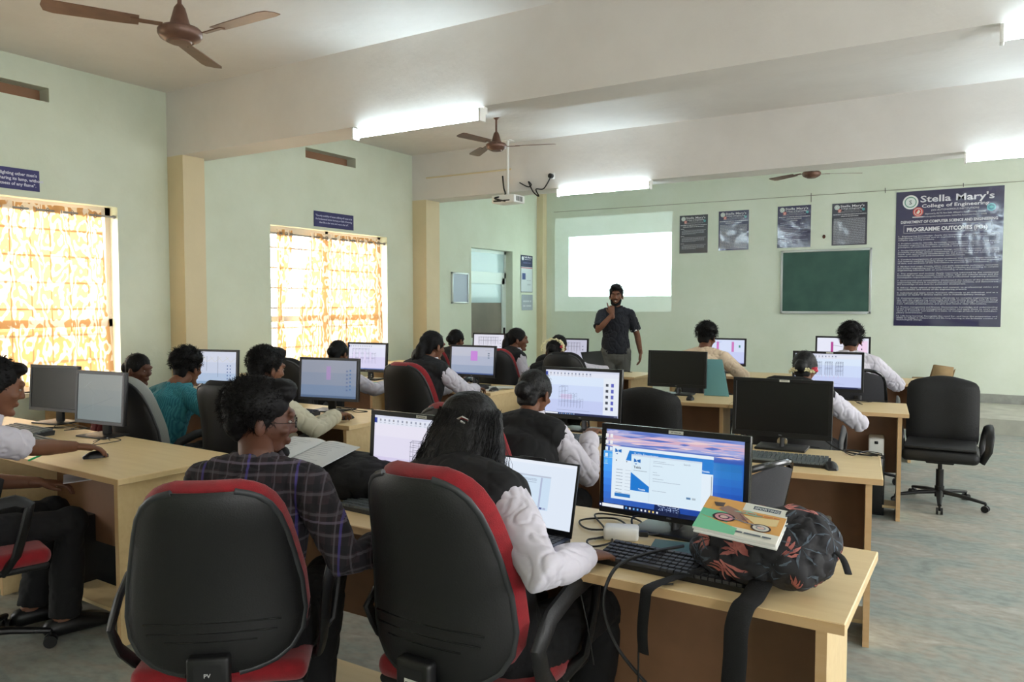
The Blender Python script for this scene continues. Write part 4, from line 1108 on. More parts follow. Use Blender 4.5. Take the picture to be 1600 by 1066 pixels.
# ------------------------------------------------------------------ laptop of the long-haired girl
t = thing('laptop', 'open laptop with white installer screen in front of the long-haired girl', 'laptop', (-1.275, 2.13, .75), -.04)
M_lap = mat('laptop_shell', (50, 58, 78), .35, .4)
b = MB(); b.rbox(-.18, .18, -.25, 0, .003, .019, .004, 2); b.build('base', M_lap, t)
b = MB()
for j in range(6):
    for i in range(15): b.box(-.165+.0222*i, -.147+.0222*i, -.075-.0185*j+.05, -.060-.0185*j+.05, .019, .021)
b.build('keys', M_key, t)
MB().box(-.05, .05, -.235, -.17, .0188, .0196).build('touchpad', M_lap, t)
MB().box(.09, .13, -.235, -.20, .0188, .0196).build('sticker', M_white, t)
T = Matrix.Translation((0, .0, .016)) @ Matrix.Rotation(R(-14), 4, 'X'); b = MB(); b.m = T
b.rbox(-.18, .18, 0, .008, 0, .232, .003, 2); b.rbox(-.05, .05, 0, .008, .228, .238, .003, 2)
lid = b.build('lid', M_blackp, t)
b = MB(); b.m = T
for s in (-1, 1): b.cyl((s*.14-.02, .004, 0), (s*.14+.02, .004, 0), .007, 12)
b.build('hinge', M_blackp, lid)
c = Canvas(.345, .205, (226, 236, 250)); scr_installer(c, .345, .205, random.Random(2))
c.obj('screen', M_screen, lid, T @ frameM((-.1725, -.0008, .021), (1, 0, 0), (0, 0, 1)))
# laptop of the speaker
t = thing('laptop', 'black laptop open on the front desk beside the standing man', 'laptop', (-3.70, 7.78, .75), 1.3)
MB().rbox(-.17, .17, -.24, 0, .003, .02, .004, 2).build('base', M_blackp, t)
T = Matrix.Translation((0, .0, .016)) @ Matrix.Rotation(R(-22), 4, 'X'); b = MB(); b.m = T; b.rbox(-.17, .17, 0, .008, 0, .22, .003, 2); b.build('lid', M_blackp, t)

# ------------------------------------------------------------------ keyboards and mice
keyboard(-.74, 2.06, -.04, 'black keyboard under the hanging strap, in front of the blue desktop monitor')
keyboard(-1.80, 2.10, -.05, 'black keyboard with pale keys between plaid sleeve and black chair', 'b')
keyboard(-.83, 3.76, .10, 'black keyboard in front of the large switched-off monitor', 'b')
keyboard(-1.98, 3.72, .08, 'black keyboard under the hand of the girl with the watch', 'b')
keyboard(-4.76, 2.30, -.02, 'keyboard in front of the switched-off grey monitor', 'b')
keyboard(-4.22, 2.12, -.12, 'keyboard with silver sheen beside the hand of the man at the left edge', 'b')
keyboard(-4.05, 3.66, .05, 'keyboard behind the hand of the man in the cream shirt')
keyboard(-3.95, 5.58, .0, 'keyboard beside the hand of the ponytailed student')
keyboard(-2.38, 5.88, .06, 'black keyboard in front of the switched-off third-row monitor')
keyboard(-3.85, 7.50, .0, 'keyboard on the front desk before the girl with the garland')
mouse(-.60, 3.74, .3, 'black mouse on the bare right end of the second-row desk')
mouse(-1.98, 5.86, .2, 'dark mouse on the third-row desk beside the black keyboard')
mouse(-3.70, 2.12, -.4, 'mouse held by the man at the left edge')
mouse(-3.55, 3.70, 0, 'mouse held by the man in the cream shirt')
mouse(-3.63, 5.58, 0, 'mouse held by the ponytailed student')

# ------------------------------------------------------------------ people in place
def watch(which='WR', e='ER', m=M_blackp):
    def f(t, Hm, s, rnd, J):
        a = J[e].lerp(J[which], .965); d = (J[which]-J[e]).normalized()
        b = MB(); b.tube([a-d*.009, a+d*.009], .040*s, 18); b.build('wristwatch', m, t)
    return f
def clip_and_ring(t, Hm, s, rnd, J):
    b = MB(); b.m = Hm; b.tube([(.015, -.135, .045), (.035, -.136, .052), (.052, -.128, .044)], [.004, .007, .004], 8); b.tube([(.03, -.139, .04), (.045, -.136, .033)], .004, 8); b.build('hair_clip', M_chrome, t)
person('woman at the near desk with long loose black hair, black waistcoat and white sleeves', (-1.215, 1.83, 0), -.08, nf=.05, lean=.08, side=-.46, turn=(.15, -.10, 0), HR=(.25, .13, .79), HL=(-.10, .30, .79), vest=M_vest, hair='long', female=True, voxel=.0065, seed=3, s=1.0, skin=M_skin, extras=clip_and_ring, fdirR=(.25, 1, -.15), curl=.6, hairmat=M_hairg, poleR=(1.1, -.5, -.7), seat=.47)
def glasses(t, Hm, s, rnd, J):
    b = MB(); b.m = Hm
    for q in (-1, 1): b.tube([(q*.03+.024*math.cos(2*PI*i/16), .103, .008+.018*math.sin(2*PI*i/16)) for i in range(16)], .0013, 6, closed=True); b.tube([(q*.054, .10, .01), (q*.076, .05, .008), (q*.080, -.01, .005)], .0011, 6)
    b.tube([(-.006, .105, .01), (.006, .105, .01)], .0014, 6); b.build('spectacles', M_gloss, t)
    b = MB(); b.m = Hm; b.ell((0, .066, -.098), (.036, .03, .022), 14, 8); b.build('beard', M_hair, t, 60)
person('man in a dark plaid shirt and spectacles, seen from behind, face turned right', (-1.93, 1.60, 0), .62, lean=.12, turn=(-1.30, -.12, 0), HR=(.45, .02, .75), HL=(-.05, .42, .60), cloth=M_plaid, hair='wavy', voxel=.0065, seed=5, skin=M_skin2, extras=glasses, twist=-.25, s=.99, seat=.44, poleR=(.7, -.6, -.8))
person('man in white shirt at the left edge, hand on a mouse', (-3.74, 1.50, 0), -.22, lean=.24, turn=(-.15, -.25, 0), HR=(-.13, .58, .80), HL=(-.13, .38, .66), hair='short', voxel=.0075, seed=7, skin=M_skin, fdirR=(.15, 1, -.15), poleR=(.8, -.3, -1), curl=.4, sleeve='short', s=1.0, seat=.45)
person('girl in black waistcoat and white shirt with a watch, hair pinned back', (-1.84, 3.04, 0), .1, lean=.24, turn=(-.12, -.30, 0), HR=(.20, .40, .84), HL=(-.1, .45, .79), vest=M_vest, hair='bun', female=True, voxel=.0075, seed=9, extras=watch(), fdirR=(-.1, 1, .35), s=.95, seat=.44, poleR=(.45, -.4, -1), hairmat=M_hairg)
person('girl with white flowers and a pink bloom in her hair, white sleeves', (-1.04, 5.28, 0), .05, lean=.20, turn=(-.1, -.25, 0), HR=(.21, .34, .81), HL=(-.1, .45, .79), vest=M_vest, hair='bun', female=True, seed=11, s=.95, seat=.44, poleR=(1, -.3, -.8), hairmat=M_hairg,
       extras=garland(lambda v: (-.085+.17*v, -.085-.05*math.sin(v*PI), -.035+.012*math.sin(v*PI)), (.088, -.085, -.015), 90))
person('man in a pale peach shirt working at the far right row', (-2.36, 7.30, 0), .02, lean=.20, turn=(-.15, -.2, 0), HR=(.28, .46, .81), HL=(0, .5, .79), cloth=M_peachc, hair='curly', seed=13, s=1.02, seat=.47, poleR=(.9, -.2, -.8))
person('man in a white shirt with big curly hair before the chalkboard', (-1.03, 7.20, 0), .05, lean=.18, turn=(.05, -.2, 0), HR=(.28, .42, .81), HL=(-.1, .5, .79), hair='curly', seed=14, s=1.04, seat=.47, poleR=(1.1, -.3, -.8))
person('man in a cream shirt with bracelet, hand on his mouse', (-3.70, 3.06, 0), .05, lean=.14, turn=(-.25, -.15, 0), HR=(.24, .46, .80), HL=(-.1, .45, .62), cloth=M_creamc, hair='wavy', seed=15, s=.98, seat=.43, poleR=(.7, -.3, -.9), extras=watch(m=M_wire))
person('man with curly hair in a teal striped shirt', (-4.50, 3.02, 0), .05, lean=.26, turn=(.15, -.15, 0), HR=(.30, .34, .78), HL=(-.2, .4, .78), cloth=M_teal, hair='curly', seed=16, s=.95, seat=.42, poleR=(1, -.2, -.5))
person('person in maroon with tied hair, half hidden behind the grey monitor', (-5.24, 3.12, 0), -.55, lean=.26, turn=(-.75, -.15, 0), HR=(.2, .42, .78), HL=(-.2, .4, .78), cloth=M_maroon, hair='bun', female=True, seed=17, s=.93, seat=.42, skin=M_skin2)
person('student before the second window, white sleeve resting on the desk', (-4.76, 4.72, 0), .1, lean=.22, turn=(.1, -.3, 0), HR=(.34, .46, .80), HL=(-.1, .45, .79), vest=M_vest, hair='bun', female=True, seed=18, s=.95, seat=.44, poleR=(.9, -.2, -.8))
person('girl with a brown ponytail, black waistcoat and white sleeves', (-3.79, 4.78, 0), -.05, lean=.16, turn=(-.15, -.15, 0), HR=(.16, .50, .80), HL=(-.1, .5, .79), vest=M_vest, hair='pony', female=True, seed=19, s=1.02, seat=.49, poleR=(.9, -.3, -.8))
person('student with dark hair seen just above the purple-block monitor', (-5.00, 6.78, 0), 0, lean=.18, turn=(-.1, -.2, 0), vest=M_vest, hair='bun', female=True, seed=20, s=.97, seat=.46)
person('girl in black waistcoat with long dark hair, looking right towards the speaker', (-4.20, 6.76, 0), -.45, lean=.08, turn=(-.55, -.05, 0), vest=M_vest, hair='pony', female=True, seed=21, s=1.0, seat=.47)
person('student at the front desk with dark hair in front of the column drawing', (-3.82, 6.96, 0), .0, lean=.22, turn=(-.1, -.25, 0), HR=(.40, .50, .80), vest=M_vest, hair='bun', female=True, seed=22, s=.94, seat=.44)
person('student whose dark bun is circled by a thick cream flower garland', (-3.52, 6.32, 0), .2, lean=.34, turn=(.1, -.4, 0), HR=(.3, .40, .79), vest=M_vest, hair='bun', female=True, seed=23, s=.94, seat=.42,
       extras=garland(lambda v: (.115*math.cos(PI*(1-v)*1.15-.2), -.085, .015+.105*math.sin(PI*v*1.15-.25)), (.1, -.08, .04), 110, .011))
def polo(t, Hm, s, rnd, J):
    b = MB(); b.m = Hm
    b.tube([(-.058, .03, -.04), (-.045, .062, -.085), (0, .082, -.108), (.045, .062, -.085), (.058, .03, -.04)], [(.012, .014), (.018, .018), (.022, .020), (.018, .018), (.012, .014)], 12, dome=True)
    b.tube([(-.024, .099, -.044), (0, .105, -.040), (.024, .099, -.044)], .0042, 8, dome=True)
    for q in (-1, 1): b.tube([(q*.018, .098, .030), (q*.034, .096, .036), (q*.050, .084, .030)], .0042, 8, dome=True)
    b.build('beard', M_hair, t, 60)
    b = MB(); b.m = Hm; b.ell((0, .0985, -.059), (.012, .005, .003), 12, 6); b.build('teeth', M_white, t, 60)
    p = J['sp'](.72)
    c = Canvas(.055, .012, (30, 34, 46)); c.rect(.002, .002, .014, .010, (220, 224, 230)); c.bars(.018, .0045, .034, .0035, (220, 224, 230), rnd)
    c.obj('chest_logo', M_print, t, frameM((p.x+.055, p.y+.150, p.z), (1, -.35, 0), (0, 0, 1)))
    b = MB(); a, e = J['SL'].lerp(J['EL'], .70), J['SL'].lerp(J['EL'], .76); b.tube([a, e], .0625, 16); b.build('sleeve_stripe', M_white, t)
person('standing speaker in a navy polo shirt and grey trousers, raising one finger to his chin', (-3.92, 8.78, 0), PI+.50, sit=False, lean=.0, turn=(-.15, .02, 0), HL=(-.30, .05, .90), HR=(.06, .21, 1.37), cloth=M_navy, trousers=M_greytr, hair='quiff', sleeve='short', seed=24, s=1.0, face=True, extras=polo, skin=M_skin, fdirR=(.15, -.1, 1), hand_nR=(0, 1, .1), fdirL=(.05, .1, -1), hand_nL=(-1, 0, 0), poleL=(-.3, -1, 0), poleR=(.8, .1, -1), point='R', voxel=.007, curl=.35)
# ------------------------------------------------------------------ curtains
def rod(y0, y1, label):
    b = MB(); b.cyl((XL-.035, y0, 2.30), (XL-.035, y1, 2.30), .0095, 12)
    for y in (y0, y1): b.ell((XL-.035, y, 2.30), (.018, .022, .018), 10, 6); 
    o = b.build('curtain_rod', M_curtrod, None); tag(o, label, 'curtain rod', 'curtain rods in the window recesses')
rod(2.22, 4.18, 'metal curtain rod across the first window at the left edge')
rod(6.0, 7.93, 'metal curtain rod across the second window')
rod(-1.98, -.02, 'metal curtain rod across the window outside the frame')
def curtain(yt0, yt1, yb0, yb1, folds, label, seed, amp=.028, zb=.80, waist=None):
    r = random.Random(seed); ny, nz = folds*10, 26; F = []; ph = r.uniform(0, 6)
    for k in range(nz+1):
        v = k/nz; row = []; z = 2.35-(2.35-zb)*v
        a, c = yt0+(yb0-yt0)*v, yt1+(yb1-yt1)*v
        if waist:
            q = math.exp(-((z-1.38)/.32)**2); m_ = a+(c-a)*.12; c = c+(m_+.05-c)*q*waist
        for i in range(ny+1):
            u = i/ny
            d = amp*math.sin(2*PI*folds*u+ph*0+.5*math.sin(3*u+v*2))*(1-.35*v)+.008*math.sin(7*u+5*v+seed)
            row.append((XL-.035+d, a+(c-a)*u, z+(.016*math.sin(9*u+seed)+.01*math.sin(23*u) if k == nz else 0)))
        F.append(row)
    vs = [p for q in F for p in q]; fs = [(i*(ny+1)+j, i*(ny+1)+j+1, (i+1)*(ny+1)+j+1, (i+1)*(ny+1)+j) for i in range(nz) for j in range(ny)]
    t = thing('curtain', label, 'curtain', (0, 0, 0), 0, 'ochre patterned curtains')
    MB().add(vs, fs).build('cloth', M_curt, t, 180)
    b = MB()
    for i in range(folds*2):
        u = (i+.5)/(folds*2); y = yt0+(yt1-yt0)*u
        b.tube([(XL-.035+.022*math.cos(q), y+.004, 2.30+.022*math.sin(q)) for q in [2*PI*j/12 for j in range(12)]], .004, 6, closed=True)
    b.build('eyelet', M_curtrod, t)
curtain(3.02, 4.06, 2.98, 4.16, 5, 'wide ochre scroll-patterned curtain hanging in the first window', 1)
curtain(2.30, 2.96, 2.28, 3.02, 4, 'ochre curtain at the left edge of the photo, gathered at the middle', 2, waist=.8)
curtain(6.62, 7.20, 6.30, 7.22, 4, 'left sheer curtain panel of the second window', 3, .022)
curtain(7.22, 7.86, 7.16, 7.90, 4, 'right sheer curtain panel of the second window', 4, .022)
curtain(6.10, 6.34, 6.08, 6.24, 3, 'narrow gathered curtain strip at the left side of the second window', 5, .02, waist=.7)
curtain(-1.9, -1.0, -1.95, -1.0, 5, 'curtain in the window outside the frame', 6)

# ------------------------------------------------------------------ ceiling fans
M_fan = mat('fan_brown_enamel', (112, 82, 68), .4, .3, var=.15, vscale=10)
def make_fan():
    t = link('ceiling_fan', None)
    MB().lathe([(.001, 0), (.06, -.002), (.055, -.05), (.02, -.09), (.012, -.095)], 20).build('canopy', M_fan, t)
    MB().cyl((0, 0, -.08), (0, 0, -.40), .011, 12).build('downrod', M_fan, t)
    MB().lathe([(.014, -.36), (.028, -.38), (.05, -.46), (.062, -.475), (.062, -.48), (.10, -.487), (.112, -.50), (.112, -.52), (.10, -.54), (.07, -.556), (.06, -.554), (.055, -.563), (.001, -.566)], 32).build('motor', M_fan, t)
    for k in range(3):
        a = 2*PI*k/3; b = MB(); b.m = Matrix.Rotation(a, 4, 'Z') @ Matrix.Rotation(R(9), 4, 'X')
        out = [(.20, -.05), (.30, -.058), (.58, -.066), (.62, -.05), (.63, 0), (.62, .05), (.58, .06), (.30, .05), (.20, .045)]
        b.prism(out, -.508, -.504); b.rbox(.09, .24, -.018, .018, -.512, -.506, .002, 1)
        b.build('blade', M_fan, t)
    return t
fan0 = make_fan()
for i, (x, y, dz, rz, l, g) in enumerate(((-3.68, 2.62, -.11, R(0), 'brown ceiling fan at the top left of the photo, nearest the camera', None), (-4.52, 7.0, .14, R(20), 'brown ceiling fan between the two beams above the projector', None), (-1.95, 10.3, .09, R(25), 'brown ceiling fan seen edge-on beyond the far beam, above the chalkboard', None))):
    o = fan0 if i == 0 else copy_tree(fan0)
    o.location = (x, y, ZC); o.rotation_euler = (0, 0, rz); tag(o, l, 'fan', 'brown ceiling fans')
    if dz:
        for c in o.children:
            if c.name.startswith(('motor', 'blade')): c.location.z = dz
            if c.name.startswith('downrod'): c.scale.z = (.40-dz)/.40

# ------------------------------------------------------------------ projector
t = thing('projector', 'white projector hanging on a pole from the ceiling before the far beam', 'projector', (-5.20, 8.32, ZC))
MB().rbox(-.06, .06, -.06, .06, -.01, 0, .003).build('ceiling_plate', M_white, t)
MB().cyl((0, 0, -.01), (0, 0, -.68), .016, 12).build('pole', M_white, t)
MB().rbox(-.17, .17, -.12, .14, -.79, -.69, .018, 3).build('housing', M_white, t)
b = MB()
for i in range(8): b.box(.1705, .172, -.08+.02*i, -.07+.02*i, -.77, -.71)
b.box(-.14, -.02, -.1215, -.12, -.775, -.755); b.box(.0, .10, -.1215, -.12, -.77, -.755)
b.build('vent', M_dark, t); MB().cyl((.06, .13, -.74), (.06, .165, -.74), .035, 20).build('lens', M_gloss, t)
cable([(-5.24, 8.26, 3.10), (-5.21, 8.24, 2.95), (-5.20, 8.25, 2.86), (-5.30, 8.17, 2.82), (-5.22, 8.175, 2.79), (-5.15, 8.18, 2.775)], 'black cable bundle running down the projector pole', .010)
cable([(-5.10, 8.44, 3.03), (-4.98, 8.44, 2.97), (-4.93, 8.44, 2.99), (-4.97, 8.44, 3.03), (-4.9, 8.44, 2.9), (-4.82, 8.44, 2.84), (-4.86, 8.44, 2.93), (-4.75, 8.44, 2.93), (-4.66, 8.45, 3.06)], 'looped black power lead plugged into the beam beside the projector', .008)
t = thing('wall_socket', 'round black plug in a socket on the far beam', 'socket', (-4.66, 8.485, 3.08)); MB().rbox(-.04, .04, -.008, 0, -.04, .04, .004).build('plate', M_white, t); MB().cyl((0, -.008, 0), (0, -.05, 0), .03, 16).build('plug', M_blackp, t)
cable([(XL+.26, 8.47, 3.22), (-5.9, 8.48, 3.22), (-5.25, 8.48, 3.22)], 'thin conduit line on the far beam', .010, M_pil)
l = bpy.data.lights.new('projector_beam', 'SPOT'); l.energy = 1100; l.color = (.72, .9, 1); l.spot_size = R(80); l.spot_blend = 0; l.shadow_soft_size = .01
lo = bpy.data.objects.new('projector_beam', l); COL.objects.link(lo); lo.location = (-5.14, 8.50, ZC-.74); lo.rotation_euler = (R(90), 0, 0)
l.use_nodes = True; nt = l.node_tree; em = nt.nodes['Emission']; tc = nt.nodes.new('ShaderNodeTexCoord'); sp_ = nt.nodes.new('ShaderNodeSeparateXYZ'); nt.links.new(tc.outputs['Normal'], sp_.inputs[0])
def mn(op, a, b_):
    n = nt.nodes.new('ShaderNodeMath'); n.operation = op
    for i, v in enumerate((a, b_)):
        if isinstance(v, (int, float)): n.inputs[i].default_value = v
        else: nt.links.new(v, n.inputs[i])
    return n.outputs[0]
az = mn('ABSOLUTE', sp_.outputs['Z'], 0.); U = mn('DIVIDE', sp_.outputs['X'], az); V = mn('DIVIDE', sp_.outputs['Y'], az)
def inside(x0, x1, z0, z1):
    d = YF-lo.location.y; a = [(x0-lo.location.x)/d, (x1-lo.location.x)/d, (z0-lo.location.z)/d, (z1-lo.location.z)/d]
    r = mn('MULTIPLY', mn('GREATER_THAN', U, a[0]), mn('LESS_THAN', U, a[1])); r2 = mn('MULTIPLY', mn('GREATER_THAN', V, a[2]), mn('LESS_THAN', V, a[3])); return mn('MULTIPLY', r, r2)
st = mn('ADD', mn('MULTIPLY', inside(-6.30, -4.43, 1.63, 2.665), 1.0), mn('MULTIPLY', inside(-6.58, -4.42, 1.37, 3.0), .06))
nt.links.new(st, em.inputs['Strength'])

# ------------------------------------------------------------------ front wall: posters, chalkboard
NAVY = (38, 36, 82); NAVD = (30, 34, 62)
PO = ["1.  Engineering knowledge: Apply the knowledge of mathematics, science,|engineering fundamentals and an engineering specialization to the solution of|complex engineering problems.",
"2. Problem analysis: Identify, formulate, review research literature, and analyze|complex engineering problems reaching substantiated conclusions using first|principles of mathematics, natural sciences and engineering sciences.",
"3. Design/development of solutions: Design solutions for complex engineering|problems and design system components or processes that meet the specified|needs with appropriate consideration for the public health and safety, and the|cultural, societal, and environmental considerations.",
"4. Conduct investigations of complex problems: Use research-based knowledge|and research methods including design of experiments, analysis and interpretation|of data, and synthesis of the information to provide valid conclusions.",
"5. Modern tool usage: Create, select, and apply appropriate techniques, resources,|and modern engineering and IT tools including prediction and modeling to complex|engineering activities with an understanding of the limitations.",
"6. The engineer and society: Apply reasoning informed by the contextual|knowledge to assess societal, health, safety, legal and cultural issues and the|consequent responsibilities relevant to the professional engineering practice.",
"7. Environment and sustainability: Understand the impact of the professional|engineering solutions in societal and environmental contexts, and demonstrate|the knowledge of and need for sustainable development.",
"8. Ethics: Apply ethical principles and commit to professional ethics and|responsibilities and norms of the engineering practice.",
"9. Individual and team work: Function effectively as an individual, and as a|member or leader in diverse teams, and in multidisciplinary settings.",
"10. Communication: Communicate effectively on complex engineering activi-|ties with the engineering community and with society at large, such as, being|able to comprehend and write effective reports and design documentation,|make effective presentations, and give and receive clear instructions.",
"11. Project management and finance: Demonstrate knowledge and understanding|of the engineering and management principles and apply these to one's own|work, as a member and leader in a team, to manage projects and in multidisci-|plinary environments.",
"12. Life-long learning: Recognize the need for, and have the preparation and|ability to engage in independent and life-long learning in the broadest context of|technological change."]
WH = (226, 226, 236)
def header(c, W, top, k):
    """college name block, k = size of the big letters' line"""
    x = W*.14; c.disc(x, top-k*.95, k*.78, (236, 240, 240)); c.disc(x, top-k*.95, k*.60, (90, 150, 130)); c.disc(x, top-k*.95, k*.50, (232, 240, 240)); c.text(x, top-k*1.18, k*.62, 'S', (60, 80, 90), 1, align='c')
    c.text(W*.235, top-k*1.02, k*1.0, "Stella Mary's", WH, 1, width=W*.68)
    c.text(W*.25, top-k*1.62, k*.52, 'College of Engineering', WH, 1, width=W*.62)
    c.text(W*.34, top-k*2.02, k*.28, '(AN AUTONOMOUS INSTITUTION)', WH, 0, width=W*.44)
    c.text(W*.28, top-k*2.38, k*.24, '(Approved by AICTE, New Delhi, Affiliated to Anna University, Chennai)', WH, 0, width=W*.56)
    c.text(W*.27, top-k*2.68, k*.22, 'Aruthenganvilai, Kallukatti Junction, Azhikal Post, Kanyakumari District - 629202', WH, 0, width=W*.58)
    c.disc(W*.215, top-k*2.05, k*.52, (214, 90, 84)); c.disc(W*.215, top-k*2.05, k*.40, (222, 226, 226)); c.disc(W*.215, top-k*2.05, k*.34, (208, 60, 56)); c.poly([(W*.215-k*.2, top-k*2.2), (W*.215+k*.05, top-k*1.8), (W*.215+k*.22, top-k*2.0), (W*.215+k*.02, top-k*2.3)], (240, 230, 220)); c.rect(W*.215-k*.55, top-k*2.68, W*.215+k*.55, top-k*2.56, (214, 206, 210))
    c.disc(W*.89, top-k*1.95, k*.42, (90, 178, 190)); c.disc(W*.89, top-k*1.95, k*.30, (48, 130, 150)); c.poly([(W*.89-k*.25, top-k*1.95), (W*.89, top-k*1.8), (W*.89+k*.25, top-k*1.95), (W*.89, top-k*2.1)], (100, 200, 200))
def hang(o, label, cat, group=None): return tag(o, label, cat, group)
W_, H_ = 1.275, 1.86
c = Canvas(W_, H_, NAVY); header(c, W_, H_-.03, .125)
c.text(W_*.05, H_-.44, .052, 'DEPARTMENT OF COMPUTER SCIENCE AND ENGINEERING', WH, 1.4, width=W_*.90)
for a in ((.10, H_-.575, .90*W_-.0, H_-.572), (.10, H_-.468, .90*W_, H_-.465)): c.rect(a[0], a[1], a[2], a[3], WH)
c.rect(.10, H_-.575, .103, H_-.465, WH); c.rect(.90*W_-.003, H_-.575, .90*W_, H_-.465, WH)
c.text(W_*.11, H_-.552, .075, 'PROGRAMME OUTCOMES (POs)', WH, 2, width=W_*.75)
y = H_-.625
for p in PO:
    ls = p.split('|')
    for i, l in enumerate(ls):
        c.text(W_*.028, y, .0235, l, (206, 208, 224), .6, width=min(W_*.94, W_*.94*len(l)/78.) if i == len(ls)-1 or len(l) < 70 else W_*.94); y -= .0262
    y -= .0195
o = c.obj('wall_poster', M_lam, None, frameM((-1.155, YF-.006, 1.195), (1, 0, 0), (0, 0, 1))); hang(o, 'huge navy poster headed PROGRAMME OUTCOMES, right of the chalkboard', 'poster')
def small_poster(x0, x1, z0, z1, bgc, heads, seed, kind, label, dens=1):
    W, Hh = x1-x0, z1-z0; c = Canvas(W, Hh, bgc); r = random.Random(seed); k = W*.098
    header(c, W, Hh-.012, k)
    c.text(W*.04, Hh-.012-k*3.35, k*.36, 'DEPARTMENT OF COMPUTER SCIENCE AND ENGINEERING', WH, 2, width=W*.93)
    y = Hh-.012-k*3.95
    for h_ in heads: c.text(W*.5, y, k*.38, h_, WH, 2, align='c'); y -= k*.62
    if kind == 'list':
        for i in range(11): c.bars(W*.08, y, W*r.uniform(.35, .85), .0055, (176, 176, 200), r); y -= Hh*.045
    elif kind == 'dense':
        while y > Hh*.03:
            c.bars(W*.05, y, W*.90, .0052, (186, 188, 202), r); y -= .0125
    else:
        for q in range(3):
            c.bars(W*.05, y, W*.12, .006, WH, r); y -= .02
            for i in range(5): c.bars(W*(.14 if i == 0 else .08), y, W*(.8 if i < 4 else .5), .0052, (186, 190, 206), r); y -= .0155
            y -= .02
    o = c.obj('wall_poster', M_lam, None, frameM((x0, YF-.006, z0), (1, 0, 0), (0, 0, 1))); hang(o, label, 'poster', 'small navy posters above and beside the chalkboard')
small_poster(-4.294, -3.832, 2.31, 2.915, (36, 42, 62), ['VISION AND MISSION OF THE DEPARTMENT'], 1, 'para', 'small navy poster nearest the projected picture')
small_poster(-3.659, -3.191, 2.335, 2.945, (44, 46, 88), ['Programme Educational Objectives'], 2, 'dense', 'second small navy poster, with the strongest glare')
small_poster(-2.762, -2.285, 2.341, 2.962, (40, 38, 84), ['RULES AND REGULATIONS', 'General Rules'], 3, 'list', 'small navy poster above the left part of the chalkboard')
small_poster(-1.993, -1.523, 2.348, 2.952, (34, 34, 58), ['VISION OF THE INSTITUTION'], 4, 'dense', 'small navy poster of dense print above the right part of the chalkboard')
t = thing('chalkboard', 'green chalkboard in an aluminium frame on the front wall', 'chalkboard', (-2.075, YF, 1.828))
MB().box(-.60, .60, -.02, -.006, -.44, .44).build('board', mat('chalkboard_green', (50, 86, 78), .6, rgb2=(62, 98, 88), vscale=4), t)
b = MB()
for a in ((-.627, .627, .437, .469), (-.627, .627, -.469, -.437), (-.627, -.595, -.469, .469), (.595, .627, -.469, .469)): b.rbox(a[0], a[1], -.03, -.004, a[2], a[3], .006)
b.build('frame', M_alu, t)
MB().rbox(-.58, .58, -.065, -.03, -.475, -.462, .004).build('chalk_rail', M_alu, t)
t = thing('wall_hook', 'small rusty hook in a patch between two posters above the chalkboard', 'hook', (-2.10, YF, 2.485)); MB().ell((0, -.003, 0), (.022, .006, .03), 10, 6).build('plug', mat('rust', (92, 48, 34), .8), t); MB().tube([(0, -.005, 0), (0, -.03, .0), (.0, -.035, .02)], .004, 8).build('hook', M_wire, t)
cable([(-6.6, YF-.008, 3.12), (-5.0, YF-.008, 3.11), (-3, YF-.008, 3.10), (-1, YF-.008, 3.09), (1.5, YF-.008, 3.09)], 'thin pale cable clipped along the top of the front wall', .004, mat('cable_grey', (150, 150, 132), .7))
for i, (x, z0, z1) in enumerate(((-2.29, 3.0, 3.13), (-1.3, 3.06, 3.13), (-.35, 3.07, 3.12))):
    cable([(x, YF-.006, z1), (x+.003, YF-.006, z0)], 'short dark wire hanging from the cable, '+('above the poster left of the hook', 'right of the chalkboard posters', 'above the huge poster')[i], .0035)

# left wall: quotation signs, door, notices
def side_M(y, z): return frameM((XL+.006, y, z), (0, 1, 0), (0, 0, 1))
c = Canvas(.92, .175, (44, 42, 104))
for i, l in enumerate(('"A candle loses nothing by simply lighting other men\'s', 'candles or by sharing its lamp, without', 'losing the brightness of any flame".')): c.text(.90, .118-.042*i, .036, l, (220, 220, 236), 1.2, align='r') if i == 0 else c.text(.33+.06*(i > 0), .118-.042*i, .036, l, (220, 220, 236), 1.2)
c.b.v = [(-(.92-x) if 0 else x, y, z) for x, y, z in c.b.v]
def flipM(y1, z, w): return frameM((XL+.006, y1-w, z), (0, 1, 0), (0, 0, 1))
o = c.obj('quotation_sign', M_print, None, Matrix(((0, 0, 1, XL+.004), (1, 0, 0, 2.595), (0, 1, 0, 2.445), (0, 0, 0, 1)))); tag(o, 'dark blue quotation sign cut by the left edge above the first window', 'sign', 'blue quotation signs above the windows')
c = Canvas(.675, .185, (44, 42, 96))
for i, l in enumerate(('"The only possibility of human suffering will cease to be', 'the fundamental human harmony or faith of knowing', 'that life is for one and one is for all".')): c.text(.3375, .125-.04*i, .030, l, (196, 198, 226), 1, align='c', width=.62 if i < 2 else .5)
o = c.obj('quotation_sign', M_print, None, Matrix(((0, 0, 1, XL+.004), (1, 0, 0, 6.635), (0, 1, 0, 2.425), (0, 0, 0, 1)))); tag(o, 'dark blue quotation sign above the second window', 'sign', 'blue quotation signs above the windows')

